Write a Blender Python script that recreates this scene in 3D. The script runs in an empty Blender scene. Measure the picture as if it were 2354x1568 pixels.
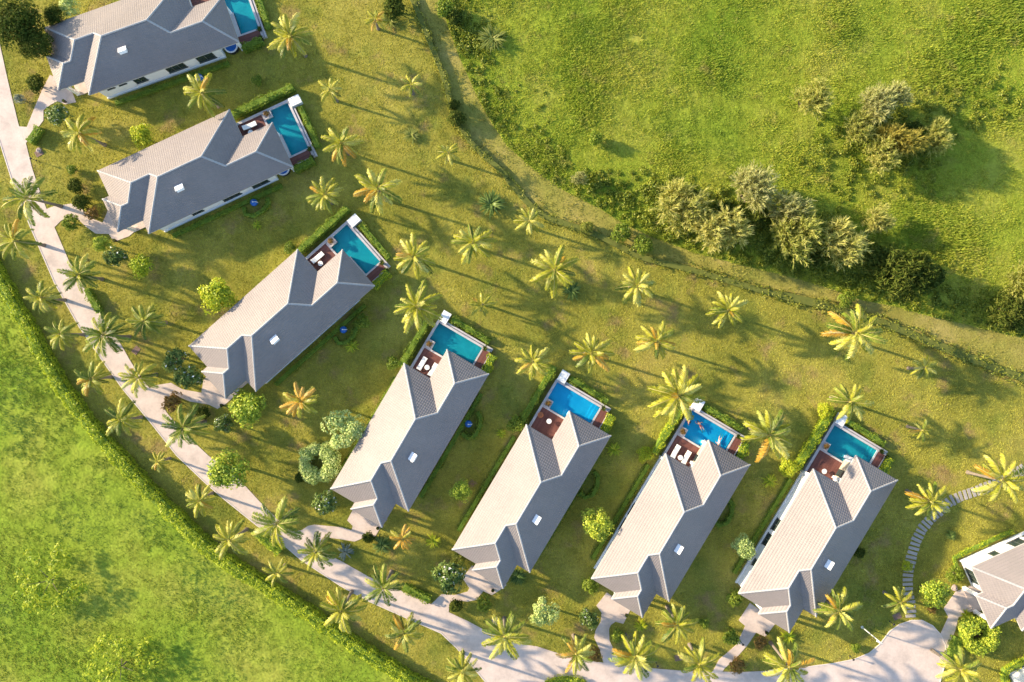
import bpy, math, random
import numpy as np
from mathutils import Vector, geometry
R = math.radians
sc = bpy.context.scene
col = sc.collection
# ------------------------------------------------------------------ camera, sky, sun, exposure
CH = 96.0                 # drone height in metres
K = 16.35                 # ground scale used while measuring the photograph
cam = bpy.data.objects.new('camera', bpy.data.cameras.new('camera'))
col.objects.link(cam)
cam.location = (0, 0, CH)
cam.data.sensor_width = 36
cam.data.lens = 24.0
cam.data.clip_end = 3000
sc.camera = cam
SUN_EL, SUN_DIR = 18.5, (0.951, -0.309)      # elevation, and the way the light travels over the ground
world = bpy.data.worlds.new('World'); sc.world = world; world.use_nodes = True
wn = world.node_tree.nodes; wl = world.node_tree.links
sky = wn.new('ShaderNodeTexSky'); sky.sky_type = 'NISHITA'; sky.sun_disc = False
sky.sun_elevation = R(SUN_EL)
sky.sun_rotation = math.atan2(-SUN_DIR[0], -SUN_DIR[1])
sky.air_density = 1.0; sky.dust_density = 0.8; sky.ozone_density = 1.6
wl.new(sky.outputs[0], wn['Background'].inputs[0])
wn['Background'].inputs[1].default_value = 0.14
sl = bpy.data.lights.new('sun', 'SUN'); sl.energy = 4.4; sl.angle = R(1.4); sl.color = (1.0, 0.82, 0.57)
so = bpy.data.objects.new('sun', sl); col.objects.link(so)
e = R(SUN_EL)
d = Vector((SUN_DIR[0]*math.cos(e), SUN_DIR[1]*math.cos(e), -math.sin(e)))
so.rotation_euler = d.to_track_quat('-Z', 'Y').to_euler()
so.location = (-60, 20, 60)
sc.view_settings.view_transform = 'Standard'; sc.view_settings.look = 'None'
sc.view_settings.exposure = 1.42; sc.view_settings.gamma = 1
sc.cycles.use_denoising = True
sc.cycles.max_bounces = 6; sc.cycles.transparent_max_bounces = 12
sc.cycles.diffuse_bounces = 3; sc.cycles.glossy_bounces = 2

# ------------------------------------------------------------------ measuring helpers
def P(dx, dy, z=0.0):
    s = (1 - z/CH)/K
    return ((dx-1177)*s, -(dy-784)*s, z)
def PL(pts, z=0.0): return [P(x, y, z) for x, y in pts]
rng = np.random.default_rng(7)
rnd = random.Random(11)
_lat = rng.random((256, 256))
def vnoise(x, y, s, o=0):
    x = np.asarray(x)/s + 37.3*o + 100; y = np.asarray(y)/s + 11.7*o + 100
    xi = np.floor(x).astype(int); yi = np.floor(y).astype(int); fx = x-xi; fy = y-yi
    fx = fx*fx*(3-2*fx); fy = fy*fy*(3-2*fy)
    g = lambda a, b: _lat[a % 256, b % 256]
    return (g(xi,yi)*(1-fx)+g(xi+1,yi)*fx)*(1-fy) + (g(xi,yi+1)*(1-fx)+g(xi+1,yi+1)*fx)*fy
def inside(x, y, poly):
    x = np.asarray(x); y = np.asarray(y); r = np.zeros(x.shape, bool); n = len(poly)
    for i in range(n):
        x0, y0 = poly[i][:2]; x1, y1 = poly[(i+1) % n][:2]
        if y0 == y1: continue
        c = ((y0 > y) != (y1 > y)) & (x < (x1-x0)*(y-y0)/(y1-y0)+x0)
        r ^= c
    return r

# ------------------------------------------------------------------ materials
MATS = {}
def mat(name, cols, scale=1.0, rough=0.8, bump=0.0, bscale=None, island=0.0, objrand=0.0, transl=0.0, spec=0.3,
        detail=4.0, stops=None, fine=None, metal=0.0, tint=()):
    """cols: linear colours mixed by noise; fine=(scale, amount) darkens and lightens the grain; island: per leaf; objrand: per object."""
    m = bpy.data.materials.new(name); m.use_nodes = True; MATS[name] = m
    n = m.node_tree.nodes; l = m.node_tree.links
    bs = n['Principled BSDF']; bs.inputs['Roughness'].default_value = rough
    bs.inputs['Specular IOR Level'].default_value = spec; bs.inputs['Metallic'].default_value = metal
    geo = n.new('ShaderNodeNewGeometry')
    pos = geo.outputs['Position']
    ns = n.new('ShaderNodeTexNoise'); ns.inputs['Scale'].default_value = scale; ns.inputs['Detail'].default_value = detail
    ns.inputs['Roughness'].default_value = 0.6
    l.new(pos, ns.inputs['Vector'])
    fac = ns.outputs['Fac']
    if island or objrand:
        a = n.new('ShaderNodeMath'); a.operation = 'MULTIPLY'; a.inputs[1].default_value = island or objrand
        if island: l.new(geo.outputs['Random Per Island'], a.inputs[0])
        else:
            oi = n.new('ShaderNodeObjectInfo'); l.new(oi.outputs['Random'], a.inputs[0])
        b = n.new('ShaderNodeMath'); b.operation = 'MULTIPLY_ADD'; b.inputs[1].default_value = 1-(island or objrand)
        l.new(fac, b.inputs[0]); l.new(a.outputs[0], b.inputs[2]); fac = b.outputs[0]
        if island and objrand:
            oi = n.new('ShaderNodeObjectInfo')
            c = n.new('ShaderNodeMath'); c.operation = 'MULTIPLY_ADD'; c.inputs[1].default_value = objrand
            l.new(oi.outputs['Random'], c.inputs[0]); l.new(fac, c.inputs[2])
            d2 = n.new('ShaderNodeMath'); d2.operation = 'SUBTRACT'; d2.inputs[1].default_value = objrand/2
            l.new(c.outputs[0], d2.inputs[0]); fac = d2.outputs[0]
    rp = n.new('ShaderNodeValToRGB'); l.new(fac, rp.inputs[0])
    if stops is None:
        k = len(cols); lo, hi = (0.3, 0.7) if not (island or objrand) else (0.15, 0.85)
        stops = [lo+(hi-lo)*i/max(1, k-1) for i in range(k)]
    el = rp.color_ramp.elements
    while len(el) < len(cols): el.new(0.5)
    for i, c in enumerate(cols):
        el[i].position = stops[i]; el[i].color = (*c, 1)
    cout = rp.outputs[0]
    for ts, tc, lo, hi, am in tint:
        f = n.new('ShaderNodeTexNoise'); f.inputs['Scale'].default_value = ts; f.inputs['Detail'].default_value = 5; f.inputs['Roughness'].default_value = .6
        off = n.new('ShaderNodeVectorMath'); off.inputs[1].default_value = (ts*130, -ts*70, 0); l.new(pos, off.inputs[0]); l.new(off.outputs[0], f.inputs['Vector'])
        mr = n.new('ShaderNodeMapRange'); mr.inputs[1].default_value = lo; mr.inputs[2].default_value = hi; mr.inputs[3].default_value = 0; mr.inputs[4].default_value = am
        l.new(f.outputs['Fac'], mr.inputs[0])
        mx = n.new('ShaderNodeMix'); mx.data_type = 'RGBA'
        mx.inputs[7].default_value = (*tc, 1)
        l.new(mr.outputs[0], mx.inputs[0]); l.new(cout, mx.inputs[6]); cout = mx.outputs[2]
    if fine:
        for fs, fa in ([fine] if not isinstance(fine, list) else fine):
            f = n.new('ShaderNodeTexNoise'); f.inputs['Scale'].default_value = fs; f.inputs['Detail'].default_value = 3
            l.new(pos, f.inputs['Vector'])
            mr = n.new('ShaderNodeMapRange'); mr.inputs[1].default_value = 0.25; mr.inputs[2].default_value = 0.75
            mr.inputs[3].default_value = 1-fa; mr.inputs[4].default_value = 1+fa
            l.new(f.outputs['Fac'], mr.inputs[0])
            mx = n.new('ShaderNodeVectorMath'); mx.operation = 'SCALE'
            l.new(cout, mx.inputs[0]); l.new(mr.outputs[0], mx.inputs['Scale']); cout = mx.outputs[0]
    l.new(cout, bs.inputs['Base Color'])
    if bump:
        bn = n.new('ShaderNodeTexNoise'); bn.inputs['Scale'].default_value = bscale or scale*4; bn.inputs['Detail'].default_value = 4
        l.new(pos, bn.inputs['Vector'])
        bu = n.new('ShaderNodeBump'); bu.inputs['Strength'].default_value = 1.0; bu.inputs['Distance'].default_value = bump
        l.new(bn.outputs['Fac'], bu.inputs['Height']); l.new(bu.outputs[0], bs.inputs['Normal'])
    if transl:
        tr = n.new('ShaderNodeBsdfTranslucent'); mxs = n.new('ShaderNodeMixShader'); mxs.inputs[0].default_value = transl
        l.new(cout, tr.inputs['Color']); l.new(bs.outputs[0], mxs.inputs[1]); l.new(tr.outputs[0], mxs.inputs[2])
        l.new(mxs.outputs[0], n['Material Output'].inputs['Surface'])
    return m

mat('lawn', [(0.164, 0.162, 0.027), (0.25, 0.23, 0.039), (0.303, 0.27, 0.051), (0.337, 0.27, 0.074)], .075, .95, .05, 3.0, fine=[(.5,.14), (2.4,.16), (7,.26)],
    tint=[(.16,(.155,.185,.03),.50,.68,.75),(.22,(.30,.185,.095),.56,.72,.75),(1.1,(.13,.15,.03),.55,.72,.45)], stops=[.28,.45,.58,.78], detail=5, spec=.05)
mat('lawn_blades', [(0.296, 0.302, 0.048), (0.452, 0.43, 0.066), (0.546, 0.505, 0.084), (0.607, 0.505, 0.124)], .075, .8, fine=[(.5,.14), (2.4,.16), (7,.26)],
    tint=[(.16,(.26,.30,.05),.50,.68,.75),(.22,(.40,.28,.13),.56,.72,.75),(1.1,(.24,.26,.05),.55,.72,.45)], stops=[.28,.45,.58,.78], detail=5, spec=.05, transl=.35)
mat('bare_soil', [(.22,.17,.06), (.28,.17,.09)], .6, .95, .02, 5, fine=(5,.2), spec=.05)
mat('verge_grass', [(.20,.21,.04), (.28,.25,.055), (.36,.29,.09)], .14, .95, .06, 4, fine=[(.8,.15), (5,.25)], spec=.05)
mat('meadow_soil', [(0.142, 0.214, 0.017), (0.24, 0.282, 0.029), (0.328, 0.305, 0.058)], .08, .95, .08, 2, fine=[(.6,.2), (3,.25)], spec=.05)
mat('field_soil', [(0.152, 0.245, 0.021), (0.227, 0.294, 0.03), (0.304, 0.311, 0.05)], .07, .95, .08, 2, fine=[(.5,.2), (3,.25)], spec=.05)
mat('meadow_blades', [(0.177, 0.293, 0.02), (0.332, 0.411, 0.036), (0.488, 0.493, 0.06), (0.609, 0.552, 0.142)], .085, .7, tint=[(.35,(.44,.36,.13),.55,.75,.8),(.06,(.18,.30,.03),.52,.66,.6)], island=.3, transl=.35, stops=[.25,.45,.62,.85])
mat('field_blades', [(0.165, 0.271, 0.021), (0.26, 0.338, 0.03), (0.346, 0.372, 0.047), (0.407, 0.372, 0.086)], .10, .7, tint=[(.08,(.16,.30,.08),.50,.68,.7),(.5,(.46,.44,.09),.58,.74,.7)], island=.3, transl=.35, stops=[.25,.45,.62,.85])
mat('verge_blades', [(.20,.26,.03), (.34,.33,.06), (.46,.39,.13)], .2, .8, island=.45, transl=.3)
mat('concrete', [(0.48, 0.392, 0.337), (0.595, 0.484, 0.415), (0.662, 0.543, 0.468)], .5, .85, .01, 6, fine=[(3,.06), (9,.06)])
mat('kerb_concrete', [(.58,.50,.45), (.68,.60,.54)], 2, .8)
mat('stone_slab', [(.30,.27,.24), (.42,.38,.35)], 1.3, .85, .01, 8, objrand=.5, fine=(6,.12))
mat('white_wall', [(.74,.74,.74), (.82,.82,.81)], .8, .7, fine=(3,.03))
mat('roof_tile', [(0.217, 0.192, 0.188), (0.234, 0.206, 0.199), (0.251, 0.22, 0.209)], .35, .55, island=.22, fine=[(2.0,.04), (.25,.06)], spec=.3)
mat('ridge_cap', [(.36,.35,.345), (.42,.41,.40)], 3, .6, island=.5)
mat('fascia', [(.42,.42,.43), (.48,.48,.48)], 1, .6)
mat('glass', [(.02,.03,.03), (.04,.06,.06)], .7, .08, spec=.8)
mat('window_frame', [(.06,.07,.065), (.10,.11,.10)], 2, .5)
mat('shutter', [(.42,.36,.26), (.5,.43,.33)], 3, .6)
mat('skylight_white', [(.80,.80,.80), (.86,.86,.86)], 2, .35, spec=.6)
mat('door_wood', [(.12,.06,.03), (.18,.09,.05)], 3, .5)
mat('deck_wood', [(.14,.055,.045), (.20,.08,.065)], 1.2, .6, island=.6, fine=(5,.12))
mat('coping', [(.46,.43,.44), (.56,.53,.52)], 1.5, .6, fine=(6,.05))
mat('pool_teal', [(.08,.38,.46), (.18,.56,.60)], .5, .4)
mat('pool_blue', [(.07,.46,.64), (.20,.66,.78)], .5, .4)
mat('tub_black', [(.02,.02,.025), (.03,.03,.035)], 2, .4)
mat('mattress', [(.80,.80,.80), (.86,.86,.85)], 3, .8)
mat('wicker', [(.10,.06,.04), (.16,.10,.07)], 9, .7)
mat('terracotta', [(.36,.13,.06), (.44,.18,.08)], 5, .8)
mat('black_pot', [(.015,.015,.016), (.03,.03,.03)], 4, .5)
mat('blue_plastic', [(.005,.10,.42), (.01,.14,.5)], 3, .35, spec=.5)
mat('white_plastic', [(.75,.75,.74), (.8,.8,.8)], 3, .4)
mat('pole_paint', [(.55,.56,.55), (.62,.63,.62)], 3, .4)
mat('black_metal', [(.02,.02,.02), (.04,.04,.04)], 3, .4)
mat('drain_iron', [(.20,.12,.10), (.26,.16,.14)], 5, .7)
mat('rock', [(.30,.24,.22), (.4,.33,.3)], 3, .9, .03, 6)
mat('bark', [(.10,.075,.055), (.17,.13,.10)], 4, .9, .02, 10)
mat('palm_bark', [(.16,.13,.10), (.25,.21,.17)], 4, .9, .02, 10)
LV = dict(transl=.35, rough=.5, island=.7)
mat('hedge_leaf', [(.22,.31,.015), (.44,.52,.025), (.66,.70,.06)], .3, **LV)
mat('upper_hedge_leaf', [(.13,.17,.02), (.26,.29,.035), (.38,.37,.065)], .3, **LV)
mat('hedge_core', [(.10,.17,.015), (.16,.24,.025)], 2, .9)
mat('olive_core', [(.10,.12,.02), (.15,.16,.03)], 2, .9)
mat('garden_leaf', [(.08,.14,.012), (.19,.27,.022), (.32,.38,.04)], .4, objrand=.25, **LV)
mat('lime_leaf', [(0.198, 0.314, 0.013), (0.446, 0.512, 0.024), (0.693, 0.66, 0.05)], .4, objrand=.2, **LV)
mat('round_leaf', [(0.148, 0.246, 0.02), (0.394, 0.493, 0.045), (0.739, 0.739, 0.087)], .4, objrand=.25, **LV)
mat('pale_leaf', [(0.261, 0.37, 0.109), (0.522, 0.631, 0.196), (0.826, 0.85, 0.348)], .4, objrand=.2, **LV)
mat('dark_leaf', [(.035,.062,.010), (.075,.105,.015), (.14,.155,.028)], .4, objrand=.2, transl=.3, rough=.7, island=.7, spec=.06)
mat('glossy_leaf', [(0.054, 0.108, 0.02), (0.121, 0.189, 0.041), (0.27, 0.338, 0.081)], .5, objrand=.2, transl=.25, rough=.42, island=.7, spec=.2)
mat('white_flower', [(.7,.68,.6), (.8,.78,.7)], 3, .6)
mat('grey_leaf', [(0.15, 0.195, 0.15), (0.3, 0.345, 0.285)], .5, objrand=.2, **LV)
mat('russet_leaf', [(0.15, 0.105, 0.022), (0.3, 0.195, 0.045), (0.42, 0.21, 0.06)], .5, objrand=.2, **LV)
mat('pink_leaf', [(.22,.13,.11), (.32,.2,.17)], .5, **LV)
mat('feather_leaf', [(.27,.31,.05), (.50,.50,.13), (.72,.66,.24)], .3, objrand=.35, transl=.5, rough=.7, island=.7, spec=.1)
mat('feather_grey_leaf', [(.30,.33,.10), (.50,.50,.19), (.66,.62,.30)], .3, objrand=.2, transl=.5, rough=.7, island=.7, spec=.1)
mat('amber_leaf', [(.26,.24,.04), (.46,.40,.08), (.62,.52,.14)], .3, objrand=.2, transl=.5, rough=.7, island=.7, spec=.1)
mat('weed_leaf', [(0.085, 0.145, 0.014), (0.221, 0.272, 0.024), (0.408, 0.408, 0.051)], .15, **LV)
mat('sparse_leaf', [(0.153, 0.255, 0.01), (0.34, 0.425, 0.017), (0.544, 0.561, 0.034)], .3, **LV)
mat('strap_leaf', [(.12,.17,.025), (.24,.28,.05), (.38,.39,.10)], .4, objrand=.2, **LV)
PALM = dict(rough=.45, island=.35, objrand=.5, transl=.38, spec=.4)
mat('frond_green', [(0.087, 0.147, 0.02), (0.215, 0.283, 0.031), (0.391, 0.43, 0.059)], .4, **PALM)
mat('frond_yellow', [(0.25, 0.282, 0.021), (0.501, 0.482, 0.037), (0.666, 0.653, 0.209)], .4, **PALM)  # palest ramp colour carries the pale sheen of sunlit fronds
mat('frond_dry', [(0.405, 0.243, 0.027), (0.648, 0.392, 0.041), (0.702, 0.486, 0.135)], .4, **PALM)
mat('rachis', [(.30,.26,.06), (.42,.36,.12)], 3, .5)
mat('skin', [(.52,.28,.20), (.58,.33,.24)], 3, .5)
mat('hair_black', [(.012,.01,.01), (.02,.018,.016)], 8, .5)
mat('swim_red', [(.45,.06,.06), (.5,.09,.08)], 6, .6)
mat('swim_white', [(.7,.7,.7), (.78,.78,.78)], 6, .6)
mat('swim_pink', [(.5,.14,.22), (.55,.18,.26)], 6, .6)
def water_mat(name, tint, ripple):
    m = bpy.data.materials.new(name); m.use_nodes = True; MATS[name] = m
    n = m.node_tree.nodes; l = m.node_tree.links; n.remove(n['Principled BSDF'])
    t = n.new('ShaderNodeBsdfTransparent'); t.inputs[0].default_value = (*tint, 1)
    g = n.new('ShaderNodeBsdfGlossy'); g.inputs['Roughness'].default_value = .04
    fr = n.new('ShaderNodeFresnel'); fr.inputs[0].default_value = 1.33
    mx = n.new('ShaderNodeMixShader')
    geo = n.new('ShaderNodeNewGeometry'); ns = n.new('ShaderNodeTexNoise'); ns.inputs['Scale'].default_value = 2.2; ns.inputs['Detail'].default_value = 3
    l.new(geo.outputs['Position'], ns.inputs['Vector'])
    b = n.new('ShaderNodeBump'); b.inputs['Distance'].default_value = ripple; l.new(ns.outputs['Fac'], b.inputs['Height'])
    l.new(b.outputs[0], g.inputs['Normal']); l.new(b.outputs[0], fr.inputs['Normal'])
    l.new(fr.outputs[0], mx.inputs[0]); l.new(t.outputs[0], mx.inputs[1]); l.new(g.outputs[0], mx.inputs[2])
    l.new(mx.outputs[0], n['Material Output'].inputs['Surface'])
water_mat('water_teal', (.26,.74,.78), .03)
water_mat('water_blue', (.22,.75,.92), .08)

# ------------------------------------------------------------------ mesh helpers
CACHE = {}
def me_from(name, V, F, mats, fm=None, smooth=False):
    m = bpy.data.meshes.new(name)
    V = np.asarray(V, np.float32).reshape(-1, 3)
    if isinstance(F, np.ndarray):
        k = F.shape[1]; nf = len(F)
        m.vertices.add(len(V)); m.vertices.foreach_set('co', V.ravel())
        m.loops.add(nf*k); m.loops.foreach_set('vertex_index', F.astype(np.int32).ravel())
        m.polygons.add(nf); m.polygons.foreach_set('loop_start', np.arange(0, nf*k, k, dtype=np.int32))
        try: m.polygons.foreach_set('loop_total', np.full(nf, k, np.int32))
        except Exception: pass
        m.update(calc_edges=True)
    else:
        m.from_pydata([tuple(map(float, v)) for v in V], [], F); m.update()
    for x in (mats if isinstance(mats, (list, tuple)) else [mats]): m.materials.append(MATS[x])
    if fm is not None: m.polygons.foreach_set('material_index', np.asarray(fm, np.int32))
    if smooth: m.polygons.foreach_set('use_smooth', np.ones(len(m.polygons), bool))
    return m
def link(name, data, parent=None, loc=None, rz=None, scale=None):
    o = bpy.data.objects.new(name, data); col.objects.link(o)
    if parent is not None: o.parent = parent
    if loc is not None: o.location = loc
    if rz is not None: o.rotation_euler = (0, 0, rz)
    if scale is not None: o.scale = scale if isinstance(scale, (tuple, list)) else (scale,)*3
    return o
def tag(o, label=None, cat=None, group=None, kind=None):
    if label: o['label'] = label
    if cat: o['category'] = cat
    if group: o['group'] = group
    if kind: o['kind'] = kind
    return o
class MB:
    def __init__(s): s.V = []; s.F = []; s.M = []
    def add(s, V, F, m=0):
        b = len(s.V); s.V += [tuple(v) for v in V]; s.F += [tuple(i+b for i in f) for f in F]; s.M += [m]*len(F); return s
    def box(s, x0, x1, y0, y1, z0, z1, m=0):
        V = [(x0,y0,z0),(x1,y0,z0),(x1,y1,z0),(x0,y1,z0),(x0,y0,z1),(x1,y0,z1),(x1,y1,z1),(x0,y1,z1)]
        return s.add(V, [(0,3,2,1),(4,5,6,7),(0,1,5,4),(1,2,6,5),(2,3,7,6),(3,0,4,7)], m)
    def prism(s, poly, z0, z1, m=0, bottom=False):
        """poly: list of (x,y); filled top at z1, sides to z0"""
        a = sum(poly[i][0]*poly[(i+1) % len(poly)][1]-poly[(i+1) % len(poly)][0]*poly[i][1] for i in range(len(poly)))
        poly = [tuple(p[:2]) for p in poly]
        if a < 0: poly = poly[::-1]
        n = len(poly); V = [(x, y, z1) for x, y in poly]+[(x, y, z0) for x, y in poly]
        T = geometry.tessellate_polygon([[Vector((x, y, 0)) for x, y in poly]])
        F = []
        for t in T:
            (ax, ay), (bx, by), (cx, cy) = (poly[k] for k in t)
            up = (bx-ax)*(cy-ay)-(by-ay)*(cx-ax) > 0
            F.append(tuple(t) if up else tuple(t[::-1]))
            if bottom:
                b = tuple(k+n for k in t); F.append(b[::-1] if up else b)
        F += [(i+n, (i+1) % n+n, (i+1) % n, i) for i in range(n)]
        return s.add(V, F, m)
    def lathe(s, prof, n=12, m=0, c=(0,0)):
        V = []; F = []
        for r, z in prof:
            for k in range(n):
                a = 2*math.pi*k/n; V.append((c[0]+r*math.cos(a), c[1]+r*math.sin(a), z))
        for j in range(len(prof)-1):
            for k in range(n):
                F.append((j*n+k, j*n+(k+1) % n, (j+1)*n+(k+1) % n, (j+1)*n+k))
        F.append(tuple(range((len(prof)-1)*n, len(prof)*n))); F.append(tuple(range(n))[::-1])
        return s.add(V, F, m)
    def tube(s, pts, rad, n=7, m=0):
        pts = [Vector(p) for p in pts]; rad = rad if isinstance(rad, (list, tuple)) else [rad]*len(pts)
        V = []; F = []
        for i, p in enumerate(pts):
            t = (pts[min(i+1, len(pts)-1)]-pts[max(i-1, 0)]).normalized()
            a = t.orthogonal().normalized() if abs(t.z) > .9 else t.cross(Vector((0,0,1))).normalized()
            b = t.cross(a)
            for k in range(n):
                q = 2*math.pi*k/n; V.append(tuple(p+(a*math.cos(q)+b*math.sin(q))*rad[i]))
        for i in range(len(pts)-1):
            for k in range(n):
                F.append((i*n+k, i*n+(k+1) % n, (i+1)*n+(k+1) % n, (i+1)*n+k))
        F.append(tuple(range(n))[::-1]); F.append(tuple(range((len(pts)-1)*n, len(pts)*n)))
        return s.add(V, F, m)
    def mesh(s, name, mats, smooth=False): return me_from(name, s.V, s.F, mats, s.M, smooth)
def cached(key, fn):
    if key not in CACHE: CACHE[key] = fn()
    return CACHE[key]

def leaf_geo(C, N, size, tilt=.6, aspect=.55, r=rng):
    """diamond leaves at C facing roughly N"""
    n = len(C); N = N+r.normal(0, tilt, (n, 3)); N /= np.linalg.norm(N, axis=1)[:, None]+1e-9
    t = r.normal(0, 1, (n, 3)); t -= (t*N).sum(1)[:, None]*N; t /= np.linalg.norm(t, axis=1)[:, None]+1e-9
    b = np.cross(N, t); L = (size*(.7+.6*r.random(n)))[:, None]
    V = np.stack([C-t*L/2, C+b*L*aspect/2, C+t*L/2+N*L*-.12, C-b*L*aspect/2], 1).reshape(-1, 3)
    F = np.arange(4*n).reshape(n, 4)
    return V, F
def blade_geo(B, h, w, nb, lean, r=rng):
    """nb grass blades (triangles) from each base point"""
    n = len(B); B = np.repeat(B, nb, 0)+np.c_[r.normal(0, 1, (n*nb, 2))*.5*np.repeat(w, nb)[:, None], np.zeros(n*nb)]
    hh = np.repeat(h, nb)*(.6+.7*r.random(n*nb)); a = r.random(n*nb)*2*math.pi; ln = lean*hh*(.4+r.random(n*nb))
    tip = B+np.c_[np.cos(a)*ln, np.sin(a)*ln, hh]
    pw = (np.repeat(w, nb)*.16)[:, None]; p = np.c_[-np.sin(a), np.cos(a), np.zeros(n*nb)]*pw
    V = np.stack([B-p, B+p, tip], 1).reshape(-1, 3)
    return V, np.arange(len(V)).reshape(-1, 3)

# ------------------------------------------------------------------ the ground
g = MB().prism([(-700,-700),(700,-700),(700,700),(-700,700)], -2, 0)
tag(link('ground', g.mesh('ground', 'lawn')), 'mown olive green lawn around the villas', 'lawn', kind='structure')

UP_HEDGE = [(940,-20),(962,30),(985,90),(1010,150),(1028,205),(1040,250),(1070,310),(1110,355),(1150,390),(1200,450),(1250,495),(1350,530),(1420,562),(1480,592),(1600,622),
            (1750,667),(1850,690),(1920,708),(1985,728),(2050,748),(2150,790),(2250,830),(2380,878)]
MEADOW_EDGE = [(1000,-30),(1030,60),(1060,140),(1085,195),(1120,265),(1165,335),(1230,390),(1300,440),(1380,480),(1430,512),(1500,545),(1600,582),(1700,608),(1800,632),
               (1900,660),(1980,690),(2060,705),(2140,728),(2250,752),(2400,790)]
verge = PL(UP_HEDGE)+PL(MEADOW_EDGE[::-1])
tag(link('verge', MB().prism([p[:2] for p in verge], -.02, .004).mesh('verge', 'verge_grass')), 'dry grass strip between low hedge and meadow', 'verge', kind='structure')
meadow = PL(MEADOW_EDGE)+[(300,20),(300,300),(-12,300)]
meadow = [p[:2] for p in meadow]
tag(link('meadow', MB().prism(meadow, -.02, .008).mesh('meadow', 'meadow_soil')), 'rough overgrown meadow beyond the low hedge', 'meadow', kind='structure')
LOW_HEDGE = [(-40,575),(0,655),(60,757),(130,880),(200,975),(300,1090),(400,1190),(500,1283),(600,1347),(700,1410),(800,1480),(900,1542),(1000,1600)]
field = [p[:2] for p in PL(LOW_HEDGE)]+[(-10,-300),(-300,-300),(-300,12)]
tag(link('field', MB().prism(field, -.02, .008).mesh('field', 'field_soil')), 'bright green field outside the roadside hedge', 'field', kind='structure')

# road, paths and kerbs, traced on the ground
ROAD_UP = [(-60,-140),(-20,20),(0,103),(20,193),(43,287),(60,330),(73,383),(88,430),(107,480),(130,533),(157,596),(200,673),(240,740),(277,790),(300,830),(323,866),(350,900),(387,953),
           (413,983),(453,1023),(480,1048),(550,1102),(600,1156),(650,1205),(695,1240),(747,1272),(785,1290),(848,1326),(918,1356),(991,1389),(1031,1407),(1078,1429),(1115,1449),(1185,1479),
           (1235,1486),(1305,1509),(1351,1519),(1395,1524),(1451,1532),(1569,1542),(1700,1545),(1769,1542),(1856,1534),(1916,1526),(1963,1517),(1999,1502),(2023,1482),(2046,1452),
           (2069,1436),(2096,1427),(2119,1427),(2143,1439),(2161,1459),(2173,1485),(2174,1512),(2166,1545),(2150,1600)]
ROAD_LO = [(1150,1640),(1118,1568),(1091,1536),(1051,1489),(1014,1454),(918,1412),(851,1382),(784,1346),(693,1286),(650,1249),(590,1206),(507,1139),(473,1109),(407,1046),(347,970),
           (283,893),(233,823),(183,750),(127,650),(72,523),(33,427),(0,323),(-30,230),(-70,120)]
road = PL(ROAD_UP)+PL([(2130,1640)])+PL(ROAD_LO)
tag(link('road', MB().prism([p[:2] for p in road], -.2, .05).mesh('road', 'concrete')), 'pale concrete lane curving round the villas to a turning circle', 'road', kind='structure')
PATHS = [('first', [(36,290),(62,292),(80,247),(97,207),(115,172),(160,195),(175,235),(150,240),(133,233),(118,240),(100,253),(100,277),(77,307),(55,335)]),
 ('second', [(95,485),(125,474),(163,468),(187,480),(214,503),(236,512),(250,480),(300,500),(310,532),(297,543),(263,556),(250,538),(220,537),(200,523),(178,503),(158,496),(140,508),(118,530)]),
 ('third', [(335,896),(362,885),(393,880),(420,895),(463,903),(468,873),(490,850),(545,905),(520,928),(500,940),(480,930),(437,923),(400,908),(378,922),(380,960)]),
 ('fourth', [(655,1225),(693,1219),(708,1209),(723,1206),(785,1212),(808,1219),(811,1209),(798,1196),(812,1170),(890,1195),(875,1212),(863,1233),(835,1237),(815,1245),(785,1240),(757,1236),(743,1241),(733,1258),(720,1270)]),
 ('fifth', [(985,1396),(991,1389),(1015,1366),(1045,1368),(1075,1360),(1079,1352),(1063,1329),(1085,1300),(1165,1345),(1150,1356),(1131,1368),(1111,1359),(1095,1379),(1075,1383),(1041,1379),(1033,1388),(1031,1415)]),
 ('sixth', [(1390,1532),(1378,1492),(1366,1466),(1369,1449),(1381,1429),(1383,1409),(1371,1392),(1395,1362),(1450,1400),(1433,1434),(1415,1429),(1404,1437),(1400,1446),(1401,1472),(1415,1502),(1432,1540)]),
 ('seventh', [(1634,1552),(1653,1516),(1693,1482),(1713,1439),(1698,1426),(1724,1386),(1785,1430),(1759,1464),(1738,1454),(1719,1482),(1693,1512),(1666,1536),(1655,1552)]),
 ('right edge', [(2150,1466),(2161,1459),(2180,1418),(2169,1399),(2197,1360),(2245,1340),(2262,1395),(2228,1408),(2203,1419),(2196,1449),(2180,1489),(2160,1500)])]
for nm, pts in PATHS:
    lab = 'pale concrete entrance path leading to the %s villa%s' % ((nm, ' from the top left') if nm != 'right edge' else ('villa at the', ' right edge'))
    lab = lab.replace('the villa at the villa right edge', 'the villa at the right edge')
    tag(link('path', MB().prism([p[:2] for p in PL(pts)], -.2, .046).mesh('path', 'concrete')), lab, 'path', 'entrance paths', 'structure')
def ribbon(name, pts, w, z0, z1, m, side=1):
    b = MB(); pts = [Vector(p[:2]) for p in pts]; L = []; Rr = []
    for i, p in enumerate(pts):
        t = (pts[min(i+1, len(pts)-1)]-pts[max(i-1, 0)]).normalized(); nn = Vector((-t.y, t.x))
        L.append(p); Rr.append(p+nn*w*side)
    for i in range(len(pts)-1):
        q = [L[i], L[i+1], Rr[i+1], Rr[i]]
        b.add([(v.x, v.y, z1) for v in q]+[(v.x, v.y, z0) for v in q], [(0,1,2,3) if side > 0 else (3,2,1,0), (0,4,5,1), (3,2,6,7), (1,5,6,2), (0,3,7,4)])
    return b.mesh(name, m)
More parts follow.
